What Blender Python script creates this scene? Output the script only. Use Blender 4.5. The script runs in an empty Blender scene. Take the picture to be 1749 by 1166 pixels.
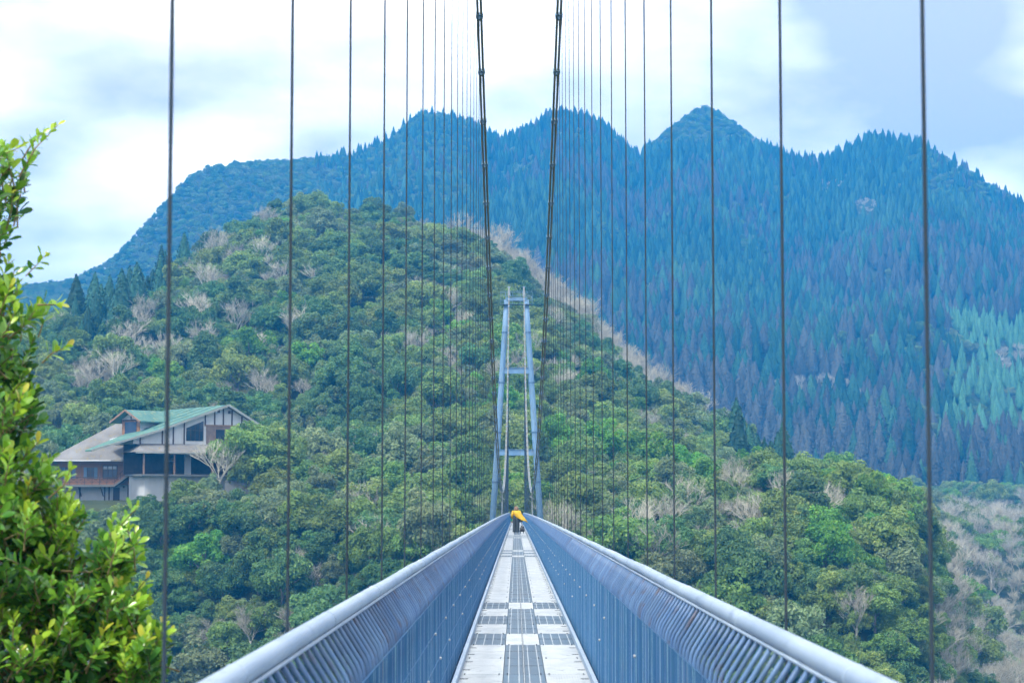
import bpy, math, random
import numpy as np
from mathutils import Vector, Matrix

random.seed(11)
rng = np.random.default_rng(7)
R = math.radians
sc = bpy.context.scene
COL = sc.collection

# ------------------------------------------------------------------ camera
CAMX, CAMZ, FPX, W0, H0 = -0.075, 1.51, 3900.0, 1749.0, 1166.0
HY, VX = 869.0, 881.0                       # where level and the bridge axis vanish in the picture
cam_d = bpy.data.cameras.new('camera')
cam = bpy.data.objects.new('camera', cam_d)
COL.objects.link(cam)
cam.location = (CAMX, 0, CAMZ)
PITCH = math.atan((HY - H0 / 2) / FPX)
YAW = math.atan((VX - W0 / 2) / FPX)
cam.rotation_euler = (math.pi / 2 + PITCH, 0, YAW)
cam_d.sensor_width = 36
cam_d.lens = 36 * FPX / W0
cam_d.clip_start = 0.1
cam_d.clip_end = 12000
cam_d.dof.use_dof = True
cam_d.dof.focus_distance = 55
cam_d.dof.aperture_fstop = 9.0
sc.camera = cam

# ------------------------------------------------------------------ sky, sun, exposure
SUN_EL, SUN_AZ = R(52), R(215)              # azimuth clockwise from +Y
world = bpy.data.worlds.new('World')
sc.world = world
world.use_nodes = True
wn, wl = world.node_tree.nodes, world.node_tree.links
wn.clear()
w_out = wn.new('ShaderNodeOutputWorld')
w_bg = wn.new('ShaderNodeBackground')
w_bg.inputs['Strength'].default_value = 0.12
sky = wn.new('ShaderNodeTexSky')
sky.sky_type = 'NISHITA'
sky.sun_disc = False
sky.sun_elevation = SUN_EL
sky.sun_rotation = SUN_AZ
tc = wn.new('ShaderNodeTexCoord')
sep = wn.new('ShaderNodeSeparateXYZ')
wl.new(tc.outputs['Generated'], sep.inputs[0])
zadd = wn.new('ShaderNodeMath'); zadd.operation = 'ADD'; zadd.inputs[1].default_value = 0.32
zmax = wn.new('ShaderNodeMath'); zmax.operation = 'MAXIMUM'; zmax.inputs[1].default_value = 0.0
wl.new(sep.outputs['Z'], zmax.inputs[0]); wl.new(zmax.outputs[0], zadd.inputs[0])
div = wn.new('ShaderNodeVectorMath'); div.operation = 'DIVIDE'
comb = wn.new('ShaderNodeCombineXYZ')
for k in range(3):
    wl.new(zadd.outputs[0], comb.inputs[k])
wl.new(tc.outputs['Generated'], div.inputs[0]); wl.new(comb.outputs[0], div.inputs[1])
n1 = wn.new('ShaderNodeTexNoise'); n1.inputs['Scale'].default_value = 1.15; n1.inputs['Detail'].default_value = 5
n1.inputs['Roughness'].default_value = 0.5; n1.inputs['Distortion'].default_value = 0.5
mp = wn.new('ShaderNodeMapping'); mp.inputs['Location'].default_value = (3.3, 1.7, 0.0); mp.inputs['Scale'].default_value = (1.0, 0.62, 1.0)
wl.new(div.outputs[0], mp.inputs[0]); wl.new(mp.outputs[0], n1.inputs['Vector'])
ramp = wn.new('ShaderNodeValToRGB')
ramp.color_ramp.elements[0].position = 0.36; ramp.color_ramp.elements[0].color = (0.8, 0.8, 0.8, 1)
ramp.color_ramp.elements[1].position = 0.52; ramp.color_ramp.elements[1].color = (1, 1, 1, 1)
wl.new(n1.outputs['Fac'], ramp.inputs[0])
# shaded cloud against bright cloud
n2 = wn.new('ShaderNodeTexNoise'); n2.inputs['Scale'].default_value = 3.0; n2.inputs['Detail'].default_value = 6
n2.inputs['Roughness'].default_value = 0.46
mp2 = wn.new('ShaderNodeMapping'); mp2.inputs['Location'].default_value = (9.4914, 13.1494, 0.0)
wl.new(div.outputs[0], mp2.inputs[0]); wl.new(mp2.outputs[0], n2.inputs['Vector'])
ramp2 = wn.new('ShaderNodeValToRGB')
ramp2.color_ramp.elements[0].position = 0.41; ramp2.color_ramp.elements[0].color = (0.25, 0.238, 0.235, 1)
ramp2.color_ramp.elements[1].position = 0.70; ramp2.color_ramp.elements[1].color = (1.0, 0.97, 0.93, 1)
wl.new(n2.outputs['Fac'], ramp2.inputs[0])
cl = wn.new('ShaderNodeVectorMath'); cl.operation = 'SCALE'; cl.inputs['Scale'].default_value = 12.0
wl.new(ramp2.outputs['Color'], cl.inputs[0])
mixw = wn.new('ShaderNodeMix'); mixw.data_type = 'RGBA'
wl.new(ramp.outputs['Color'], mixw.inputs['Factor'])
wl.new(sky.outputs[0], mixw.inputs[6]); wl.new(cl.outputs[0], mixw.inputs[7])
wl.new(mixw.outputs[2], w_bg.inputs['Color'])
wl.new(w_bg.outputs[0], w_out.inputs['Surface'])

sun_d = bpy.data.lights.new('sun', 'SUN')
sun_d.energy = 1.5
sun_d.angle = R(12)
sun_d.color = (1.0, 0.96, 0.88)
sun = bpy.data.objects.new('sun', sun_d)
COL.objects.link(sun)
sdir = Vector((math.sin(SUN_AZ) * math.cos(SUN_EL), math.cos(SUN_AZ) * math.cos(SUN_EL), math.sin(SUN_EL)))
sun.rotation_euler = sdir.to_track_quat('Z', 'Y').to_euler()

vs = sc.view_settings
vs.view_transform = 'Standard'; vs.look = 'None'; vs.gamma = 1.0; vs.use_curve_mapping = False
vs.exposure = 1.65
sc.render.engine = 'CYCLES'
cy = sc.cycles
cy.use_denoising = True
cy.max_bounces = 5; cy.diffuse_bounces = 3; cy.glossy_bounces = 2; cy.transmission_bounces = 3
cy.volume_bounces = 0; cy.transparent_max_bounces = 8
cy.caustics_reflective = False; cy.caustics_refractive = False
cy.sample_clamp_indirect = 4.0
cy.use_adaptive_sampling = True; cy.adaptive_threshold = 0.03

# ------------------------------------------------------------------ helpers
def lin(r, g, b):
    f = lambda c: (c / 12.92 if c <= 0.04045 else ((c + 0.055) / 1.055) ** 2.4)
    return (f(r / 255), f(g / 255), f(b / 255), 1)

class NT:
    def __init__(s, name):
        s.m = bpy.data.materials.new(name); s.m.use_nodes = True
        s.n, s.l = s.m.node_tree.nodes, s.m.node_tree.links
        s.n.clear()
        s.out = s.n.new('ShaderNodeOutputMaterial')
    def node(s, t, **kw):
        x = s.n.new(t)
        for k, v in kw.items():
            setattr(x, k, v)
        return x
    def noise(s, scale, detail=4, vec=None, rough=0.55):
        x = s.n.new('ShaderNodeTexNoise')
        x.inputs['Scale'].default_value = scale; x.inputs['Detail'].default_value = detail
        x.inputs['Roughness'].default_value = rough
        if vec is not None: s.l.new(vec, x.inputs['Vector'])
        return x.outputs['Fac']
    def ramp(s, fac, stops):
        x = s.n.new('ShaderNodeValToRGB')
        e = x.color_ramp.elements
        while len(e) < len(stops): e.new(0.5)
        for el, (p, c) in zip(e, stops):
            el.position = p; el.color = c if len(c) == 4 else (*c, 1)
        s.l.new(fac, x.inputs[0])
        return x.outputs['Color']
    def mix(s, fac, a, b, mode='MIX'):
        x = s.n.new('ShaderNodeMix'); x.data_type = 'RGBA'; x.blend_type = mode
        for sock, v in ((x.inputs['Factor'], fac), (x.inputs[6], a), (x.inputs[7], b)):
            if hasattr(v, 'links') or hasattr(v, 'is_linked'): s.l.new(v, sock)
            else: sock.default_value = v if isinstance(v, (int, float)) else (*v[:3], 1)
        return x.outputs[2]
    def principled(s, color, rough=0.6, metal=0.0, spec=0.4, bump=None, bump_d=0.02, bump_s=0.4):
        p = s.n.new('ShaderNodeBsdfPrincipled')
        if hasattr(color, 'is_linked'): s.l.new(color, p.inputs['Base Color'])
        else: p.inputs['Base Color'].default_value = (*color[:3], 1)
        if hasattr(rough, 'is_linked'): s.l.new(rough, p.inputs['Roughness'])
        else: p.inputs['Roughness'].default_value = rough
        p.inputs['Metallic'].default_value = metal
        p.inputs['Specular IOR Level'].default_value = spec
        if bump is not None:
            b = s.n.new('ShaderNodeBump'); b.inputs['Distance'].default_value = bump_d; b.inputs['Strength'].default_value = bump_s
            s.l.new(bump, b.inputs['Height']); s.l.new(b.outputs[0], p.inputs['Normal'])
        s.l.new(p.outputs[0], s.out.inputs['Surface'])
        return p

def objcoord(t):
    return t.node('ShaderNodeTexCoord').outputs['Object']

def weathered(name, c1, c2, scale=3.0, rough=0.5, metal=0.0, spec=0.4, stretch=(1, 1, 1), bump=0.0, rnd=0.0, c3=None, world=False):
    t = NT(name)
    if world:
        v = t.node('ShaderNodeNewGeometry').outputs['Position']
    else:
        v = objcoord(t)
    m = t.node('ShaderNodeMapping'); m.inputs['Scale'].default_value = stretch
    t.l.new(v, m.inputs[0])
    n = t.noise(scale, 6, m.outputs[0], 0.62)
    col = t.ramp(n, [(0.32, c1), (0.68, c2)])
    if c3 is not None:
        n3 = t.noise(scale * 3.7, 5, m.outputs[0], 0.6)
        f = t.ramp(n3, [(0.56, (0, 0, 0)), (0.70, (1, 1, 1))])
        col = t.mix(f, col, c3)
    if rnd:
        oi = t.node('ShaderNodeObjectInfo')
        hsv = t.node('ShaderNodeHueSaturation')
        mr = t.node('ShaderNodeMapRange'); mr.inputs[3].default_value = 1 - rnd; mr.inputs[4].default_value = 1 + rnd
        t.l.new(oi.outputs['Random'], mr.inputs[0]); t.l.new(mr.outputs[0], hsv.inputs['Value'])
        t.l.new(col, hsv.inputs['Color']); col = hsv.outputs[0]
    bn = t.noise(scale * 9, 4, m.outputs[0]) if bump else None
    t.principled(col, rough, metal, spec, bn, 0.01, bump)
    return t.m

class MB:
    """collects shapes into one mesh"""
    def __init__(s): s.v, s.f, s.mi = [], [], []
    def add(s, vs, fs, mi=0):
        o = len(s.v)
        s.v += [tuple(v) for v in vs]
        s.f += [tuple(i + o for i in f) for f in fs]
        s.mi += [mi] * len(fs)
    def box(s, x0, x1, y0, y1, z0, z1, mi=0):
        s.add([(x0, y0, z0), (x1, y0, z0), (x1, y1, z0), (x0, y1, z0), (x0, y0, z1), (x1, y0, z1), (x1, y1, z1), (x0, y1, z1)],
              [(0, 3, 2, 1), (4, 5, 6, 7), (0, 1, 5, 4), (1, 2, 6, 5), (2, 3, 7, 6), (3, 0, 4, 7)], mi)
    def tube(s, path, rad, n=8, mi=0, cap=True):
        P = [Vector(p) for p in path]
        rad = rad if isinstance(rad, (list, tuple)) else [rad] * len(P)
        o = len(s.v); prev = None
        for i, p in enumerate(P):
            t = (P[min(i + 1, len(P) - 1)] - P[max(i - 1, 0)]).normalized()
            if prev is None:
                a = Vector((1, 0, 0)) if abs(t.x) < 0.8 else Vector((0, 0, 1))
                u = t.cross(a).normalized()
            else:
                u = (prev - t * prev.dot(t)).normalized()
            prev = u; w = t.cross(u)
            for k in range(n):
                an = 2 * math.pi * k / n
                s.v.append(tuple(p + (u * math.cos(an) + w * math.sin(an)) * rad[i]))
        for i in range(len(P) - 1):
            for k in range(n):
                a, b = o + i * n + k, o + i * n + (k + 1) % n
                s.f.append((a, b, b + n, a + n)); s.mi.append(mi)
        if cap:
            s.f.append(tuple(o + k for k in reversed(range(n)))); s.mi.append(mi)
            e = o + (len(P) - 1) * n
            s.f.append(tuple(e + k for k in range(n))); s.mi.append(mi)
    def bar(s, a, b, wx, wz, mi=0):
        """square bar from a to b"""
        a, b = Vector(a), Vector(b)
        t = (b - a).normalized()
        up = Vector((0, 0, 1)) if abs(t.z) < 0.9 else Vector((0, 1, 0))
        u = t.cross(up).normalized() * wx / 2; w = u.cross(t).normalized() * wz / 2
        s.add([a - u - w, a + u - w, a + u + w, a - u + w, b - u - w, b + u - w, b + u + w, b - u + w],
              [(0, 1, 2, 3), (7, 6, 5, 4), (0, 4, 5, 1), (1, 5, 6, 2), (2, 6, 7, 3), (3, 7, 4, 0)], mi)
    def slab(s, poly, thick, nrm=(0, 0, -1), mi=0):
        """flat polygon thickened along nrm"""
        n = len(poly); d = Vector(nrm) * thick
        P = [Vector(p) for p in poly]
        s.add(P + [p + d for p in P], [tuple(range(n)), tuple(range(2 * n - 1, n - 1, -1))] +
              [(i, i + n, (i + 1) % n + n, (i + 1) % n) for i in range(n)], mi)
    def mesh(s, name, mats, smooth=False):
        me = bpy.data.meshes.new(name)
        me.from_pydata(s.v, [], s.f)
        for m in (mats if isinstance(mats, (list, tuple)) else [mats]): me.materials.append(m)
        if any(s.mi): me.polygons.foreach_set('material_index', s.mi)
        if smooth: me.polygons.foreach_set('use_smooth', [True] * len(me.polygons))
        me.update()
        return me
    def build(s, name, mats, parent=None, smooth=False, loc=None):
        return link(name, s.mesh(name, mats, smooth), parent, loc)

def link(name, data, parent=None, loc=None, rz=0.0, scale=None):
    o = bpy.data.objects.new(name, data)
    COL.objects.link(o)
    if parent is not None: o.parent = parent
    if loc is not None: o.location = loc
    if rz: o.rotation_euler = (0, 0, rz)
    if scale is not None: o.scale = scale if hasattr(scale, '__len__') else (scale,) * 3
    return o

def tag(o, label=None, cat=None, group=None, kind=None):
    if label: o['label'] = label
    if cat: o['category'] = cat
    if group: o['group'] = group
    if kind: o['kind'] = kind
    return o

def np_mesh(name, verts, quads, mats, tint=None, smooth=False, mi=None):
    """verts (N,3), quads (M,4)"""
    me = bpy.data.meshes.new(name)
    n, m = len(verts), len(quads)
    me.vertices.add(n); me.vertices.foreach_set('co', np.asarray(verts, np.float32).ravel())
    k = quads.shape[1]
    me.loops.add(m * k); me.loops.foreach_set('vertex_index', np.asarray(quads, np.int32).ravel())
    me.polygons.add(m)
    me.polygons.foreach_set('loop_start', np.arange(0, m * k, k, dtype=np.int32))
    me.polygons.foreach_set('loop_total', np.full(m, k, np.int32))
    for mt in (mats if isinstance(mats, (list, tuple)) else [mats]): me.materials.append(mt)
    if mi is not None: me.polygons.foreach_set('material_index', np.asarray(mi, np.int32))
    me.update(calc_edges=True)
    if tint is not None:
        a = me.attributes.new('tint', 'FLOAT', 'FACE')
        a.data.foreach_set('value', np.asarray(tint, np.float32))
    if smooth: me.polygons.foreach_set('use_smooth', np.ones(m, bool))
    return me

def px(x, y, z):
    """picture position (photo pixels) of world points"""
    dx, dy, dz = np.asarray(x) - CAMX, np.asarray(y), np.asarray(z) - CAMZ
    cyw, syw = math.cos(YAW), math.sin(YAW)
    ex, ey = dx * cyw + dy * syw, -dx * syw + dy * cyw
    cp, sp = math.cos(PITCH), math.sin(PITCH)
    fw, upv = ey * cp + dz * sp, -ey * sp + dz * cp
    return W0 / 2 + FPX * ex / fw, H0 / 2 - FPX * upv / fw
# ------------------------------------------------------------------ terrain: one height field, gorge, banks, hill and mountains
def vnoise(x, y, seed):
    xi, yi = np.floor(x).astype(np.int64), np.floor(y).astype(np.int64)
    fx, fy = x - xi, y - yi
    fx = fx * fx * (3 - 2 * fx); fy = fy * fy * (3 - 2 * fy)
    def h(a, b):
        n = (a * 374761393 + b * 668265263 + seed * 1442695041) & 0x7fffffff
        n = ((n ^ (n >> 13)) * 1274126177) & 0x7fffffff
        return ((n ^ (n >> 16)) & 0xffff) / 65535.0
    return (h(xi, yi) * (1 - fx) + h(xi + 1, yi) * fx) * (1 - fy) + (h(xi, yi + 1) * (1 - fx) + h(xi + 1, yi + 1) * fx) * fy

def fbm(x, y, seed, oct=4):
    s, a, t = 0.0, 0.5, 0.0
    for k in range(oct):
        s = s + a * vnoise(x * 2 ** k, y * 2 ** k, seed + k); t += a; a *= 0.5
    return s / t

# profiles across the view: bearing (as photo column) against height or distance
Q = lambda xs, ys: (np.array(xs, float), np.array(ys, float))
lip_d = Q([-600, 300, 520, 700, 900, 1100, 1500, 1650, 1800, 2400], [288, 286, 272, 262, 262, 264, 262, 262, 270, 280])
lip_z = Q([-600, 300, 520, 700, 840, 900, 1000, 1220, 1450, 1530, 1580, 1620, 1700, 1800, 2400], [-2, -3, -5, -6, -6, -6, -7, -9, -10, -13, -22, -35, -46, -55, -70])
z300 = Q([-600, 0, 500, 600, 830, 900, 1000, 1220, 1350, 1450, 1530, 1580, 1620, 1680, 1749, 2400], [0, 2.2, 2.2, 0, 0, -2, 1, 1.5, 2.8, 1.5, -1, -8, -20, -34, -40, -60])
z340 = Q([-600, 0, 500, 830, 1000, 1220, 1350, 1450, 1530, 1580, 1620, 1680, 1749, 2400], [3, 8, 8, 9, 6, 2, 0, -2, -4, -9, -17, -29, -34, -50])
crest_d = Q([-600, 0, 200, 300, 430, 600, 720, 900, 1000, 1100, 1220, 1350, 1530, 2400], [400, 440, 470, 530, 560, 570, 560, 530, 510, 480, 450, 425, 410, 430])
crest_z = Q([-600, -150, 0, 100, 200, 300, 430, 520, 600, 720, 830, 900, 1000, 1100, 1220, 1350, 1450, 1530, 1580, 1620, 1680, 1749, 2400],
            [6, 24, 31, 35, 39, 52, 69, 73, 72, 67, 57, 48, 36.5, 23, 12, 5, 1, -2, -7, -12, -24, -30, -45])
back_z = Q([-600, 300, 600, 900, 1100, 1350, 1530, 1620, 1749, 2400], [0, 30, 45, 28, 8, -4, -8, -9, -12, -12])      # 90 m behind the crest
valley_z = Q([-600, 600, 1000, 1350, 1749, 2400], [12, 12, 8, 6, 4, 0])
ridge_d = Q([-600, 0, 200, 430, 600, 720, 1000, 1205, 1350, 1680, 2400], [1300, 1350, 1450, 1550, 1600, 1650, 1650, 1700, 1650, 1600, 1500])
sil_y = Q([-600, -150, 0, 100, 200, 270, 330, 430, 520, 600, 660, 720, 790, 850, 900, 960, 1030, 1090, 1140, 1205, 1260, 1320, 1410, 1500, 1580, 1660, 1749, 1900, 2400],
          [650, 556, 496, 460, 404, 336, 282, 256, 240, 236, 204, 158, 172, 214, 200, 164, 188, 244, 190, 140, 172, 224, 246, 206, 216, 264, 322, 400, 560])

def build_grid():
    xs = np.linspace(-600, 2400, 241)
    ds = np.exp(np.linspace(math.log(90), math.log(5200), 420))
    G = np.zeros((len(xs), len(ds)))
    I = lambda q, x: np.interp(x, *q)
    for i, x in enumerate(xs):
        ld, lz = I(lip_d, x), I(lip_z, x)
        cd, cz = I(crest_d, x), I(crest_z, x)
        rd = I(ridge_d, x)
        rz = CAMZ + (HY - I(sil_y, x)) / FPX * rd - np.interp(x, [480, 640], [8, 13])
        vz = I(valley_z, x)
        nd = [90, 150, 190, ld - 30, ld, 306, 345, 345 + (cd - 345) * .5, cd, cd + 45, cd + 95, 790, 790 + (rd - 790) * .35, 790 + (rd - 790) * .7, rd, rd + 120, rd + 500, 3400, 5200]
        z3, z4 = I(z300, x), I(z340, x)
        nz = [-98, -95, -72, lz - 25, lz, z3, z4, z4 + (cz - z4) * .54, cz, cz - 4 + np.interp(x, [735, 810, 900, 1200, 1250, 1330], [0, 12.5, 13, 11, 9, 0]), I(back_z, x), vz, vz + (rz - vz) * .30, vz + (rz - vz) * .66, rz, rz - 30, rz - 160, 60, 40]
        G[i] = np.interp(ds, nd, nz)
    # soften the creases, most where the profile is coarse
    for _ in range(1):
        G[1:-1] = (G[:-2] + 2 * G[1:-1] + G[2:]) / 4
    K = G.copy()
    for _ in range(3):
        K[:, 1:-1] = (K[:, :-2] + 2 * K[:, 1:-1] + K[:, 2:]) / 4
    return xs, ds, K
GX, GD, GZ = build_grid()
LGD = np.log(GD)

def H(x, y):
    x, y = np.asarray(x, float), np.asarray(y, float)
    d = np.clip(y, 90, 5190)
    col = VX + (x - CAMX) / np.maximum(y, 120) * FPX
    u = np.clip((col - GX[0]) / (GX[1] - GX[0]), 0, len(GX) - 1.001)
    v = np.clip((np.log(d) - LGD[0]) / (LGD[1] - LGD[0]), 0, len(GD) - 1.001)
    ui, vi = u.astype(int), v.astype(int)
    fu, fv = u - ui, v - vi
    z = (GZ[ui, vi] * (1 - fu) + GZ[ui + 1, vi] * fu) * (1 - fv) + (GZ[ui, vi + 1] * (1 - fu) + GZ[ui + 1, vi + 1] * fu) * fv
    # near bank under the camera
    nb = np.interp(y, [-400, -60, -6, 0, 10, 25, 60, 100], [20, 6, -0.9, -2.6, -5.5, -20, -62, -98])
    z = np.where(y < 100, nb, z)
    a = np.interp(y, [0, 200, 330, 420, 700, 900, 1200, 1500, 1700, 2500], [0, .6, 1.0, 2.6, 6, 24, 58, 20, 6, 40])
    s = np.interp(y, [0, 600, 1000, 6000], [38, 60, 190, 260])
    n = fbm(x / 45, y / 45, 3, 3) - 0.5
    m = 1 - np.abs(2 * fbm(x / 185 + 3.1, y / 420, 21, 3) - 1) - 0.72
    z = z + np.where(y < 700, a * n * 1.6, a * m)
    # levelled yard of the house
    k = np.clip(1.6 - np.maximum(np.abs(x + 50) / 18, np.abs(y - 316) / 15), 0, 1)
    return z * (1 - k) + 2.7 * k

t = NT('forest_floor')
gp = t.node('ShaderNodeNewGeometry').outputs['Position']
c = t.ramp(t.noise(0.05, 8, gp, 0.7), [(0.3, (0.035, 0.05, 0.02)), (0.55, (0.06, 0.075, 0.03)), (0.75, (0.11, 0.10, 0.06))])
t.principled(c, 0.95, 0, 0.1, t.noise(0.6, 6, gp), 0.5, 0.7)
M_floor = t.m
rows = np.concatenate([np.linspace(-380, 90, 48)[:-1], np.exp(np.linspace(math.log(90), math.log(5150), 330))])
cols = np.linspace(-1, 1, 300); cols = np.sign(cols) * (0.35 * np.abs(cols) + 0.65 * np.abs(cols) ** 3)
TX = np.empty((len(rows), len(cols))); TY = np.empty_like(TX)
for i, y in enumerate(rows):
    hw = 420 + max(y, 0) * 0.62
    TX[i] = cols * hw; TY[i] = y
TZ = H(TX, TY)
nr, nc = TX.shape
idx = np.arange(nr * nc).reshape(nr, nc)
quads = np.stack([idx[:-1, :-1], idx[:-1, 1:], idx[1:, 1:], idx[1:, :-1]], -1).reshape(-1, 4)
ter = link('terrain', np_mesh('terrain', np.stack([TX, TY, TZ], -1).reshape(-1, 3), quads, M_floor, smooth=True))
tag(ter, 'wooded gorge sides, hill and mountains beneath the trees', kind='structure')
# ------------------------------------------------------------------ the footbridge
M_rail = weathered('galvanised_rail', (0.22, 0.30, 0.405), (0.33, 0.415, 0.51), 2.2, 0.5, 0.0, 0.5, (1, .35, 1), 0.05, c3=(0.19, 0.26, 0.36), world=True)
M_bal = weathered('painted_baluster', (0.055, 0.125, 0.265), (0.10, 0.19, 0.34), 2.0, 0.45, 0.0, 0.5, (1, 1, 1), 0, 0.16, c3=(0.085, 0.095, 0.15), world=True)
M_white = weathered('pale_deck_plate', (0.325, 0.37, 0.40), (0.45, 0.485, 0.50), 2.6, 0.55, 0, 0.35, (1, .5, 1), 0.15, 0.05, c3=(0.24, 0.275, 0.30), world=True)
M_dark = weathered('slate_deck_plate', (0.034, 0.082, 0.13), (0.052, 0.106, 0.158), 2.6, 0.5, 0, 0.4, (1, .5, 1), 0.15, 0.10, c3=(0.04, 0.08, 0.125), world=True)
M_mesh = weathered('blue_wire_mesh', (0.024, 0.095, 0.225), (0.044, 0.15, 0.30), 9.0, 0.6, 0, 0.25, (1, 1, .10), 0.2, c3=(0.045, 0.17, 0.26), world=True)
M_wire = weathered('galvanised_wire', (0.10, 0.22, 0.33), (0.20, 0.34, 0.45), 5, .5, world=True)
M_slot = weathered('dark_slot', (0.03, 0.045, 0.06), (0.06, 0.08, 0.1), 4, 0.7)
M_steel = weathered('tower_steel', (0.13, 0.25, 0.40), (0.20, 0.33, 0.47), 0.7, 0.5, 0, 0.4, (1, 1, .25), 0.03, c3=(0.17, 0.24, 0.31), world=True)
M_girder = weathered('girder_steel', (0.06, 0.13, 0.23), (0.1, 0.18, 0.3), 0.8, 0.5)
M_cable = weathered('cable_wrap', (0.19, 0.19, 0.15), (0.27, 0.27, 0.23), 1.5, 0.55, 0, 0.3, (1, .2, 1), 0.05, world=True)
M_hang = weathered('hanger_rope', (0.018, 0.034, 0.052), (0.03, 0.053, 0.08), 2, 0.6, 0, 0.3, world=True)
M_stud = weathered('bright_stud', (0.30, 0.33, 0.36), (0.40, 0.43, 0.45), 3, 0.3)

SPAN0, SPAN1, MID = -8.0, 262.0, 131.0
def camber(y): return 0.10 * (1 - ((y - MID) / MID) ** 2)
bridge = link('suspension_bridge', None, loc=(0, 0, 0))
tag(bridge, 'blue steel pedestrian suspension bridge leading straight to its far tower', 'bridge')

# deck: girders below, panels above as single pieces
ys = np.arange(SPAN0, SPAN1 + 0.1, 6.0)
m = MB()
for sx in (-0.52, 0.52):
    for a, b in zip(ys[:-1], ys[1:]):
        m.bar((sx, a, camber(a) - 0.19), (sx, b, camber(b) - 0.19), 0.12, 0.24)
deck = m.build('deck', M_girder, bridge)
m = MB()
HS = 2.893                                   # hanger spacing
HY0 = 5.38
hangers_y = [HY0 + HS * k for k in range(int((SPAN1 - 3 - HY0) / HS) + 1)]
for y in [HY0 - HS * k for k in range(1, 4)] + hangers_y:
    m.box(-0.95, 0.95, y - 0.05, y + 0.05, camber(y) - 0.33, camber(y) - 0.07)
m.build('floor_beam', M_girder, deck)['kind'] = 'stuff'
for sx, nm in ((-0.59, 'kerb'), (0.59, 'kerb')):
    m = MB()
    for a, b in zip(ys[:-1], ys[1:]):
        m.bar((sx, a, camber(a) + 0.01), (sx, b, camber(b) + 0.01), 0.035, 0.09)
    m.build(nm, M_rail, deck)

PL = 2.196                                   # length of one row of panels
def panel_mesh(name, w, dark, slit):
    m = MB(); h = w / 2; L = PL / 2 - 0.009
    for yy in (-L + .06, L - .06):
        for xx in (-h + .035, h - .035): m.tube([(xx, yy, 0), (xx, yy, .005)], .008, 6, 2)
    m.box(-h, h, -L, L, -0.05, 0, 1 if dark else 0)
    if dark:
        n = 4
        for k in range(n):
            xx = -h + w * (k + 0.5) / n
            m.box(xx - 0.004, xx + 0.004, -L + .004, L - .004, 0.0, 0.0035, 0)
    else:
        for k in range(-7, 8):               # fine ribs of the pale plates
            xx = k * w / 16
            m.box(xx - 0.003, xx + 0.003, -L + .01, L - .01, 0.0, 0.003, 0)
        for yy in (-L * .5, L * .5):
            xx = -h * .78 if slit <= 0 else h * .78
            if slit != 0: m.box(xx - 0.035, xx + 0.035, yy - 0.02, yy + 0.02, 0.0, 0.0045, 2)
    for yy in (0.0,):
        m.box(-h + .004, h - .004, yy - 0.004, yy + 0.004, 0.0, 0.0025 if dark else .0016, 2 if dark else 0)
    if slit == 0:
        m.box(-0.008, 0.008, -L, L, 0.0, 0.005, 2)
        m.box(-0.003, 0.003, -L, L, 0.005, 0.012, 0)
    return m.mesh(name, [M_white, M_dark, M_slot])
CWD, SWD = 0.376, 0.385
PM = {(d, s): panel_mesh('deck_plate', CWD - .006 if s == 0 else SWD - .006, d, s) for d in (0, 1) for s in (-1, 0, 1)}
row0 = 25.1 - PL * 14
r = 0
while True:
    y0 = row0 + r * PL
    if y0 + PL > SPAN1: break
    ph = (r - 14) % 20
    dk = {0: (1, 0, 1), 1: (0, 1, 0), 2: (1, 1, 1), 3: (0, 1, 0), 4: (1, 0, 1)}.get(ph, (0, 1, 0))
    yc = y0 + PL / 2
    for s, d in zip((-1, 0, 1), dk):
        o = link('slate_panel' if d else 'pale_panel', PM[(d, s)], deck, (s * (CWD + SWD) / 2, yc, camber(yc)))
        o.rotation_euler = (math.atan(-0.2 * (yc - MID) / MID ** 2), 0, 0)
    r += 1

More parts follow.
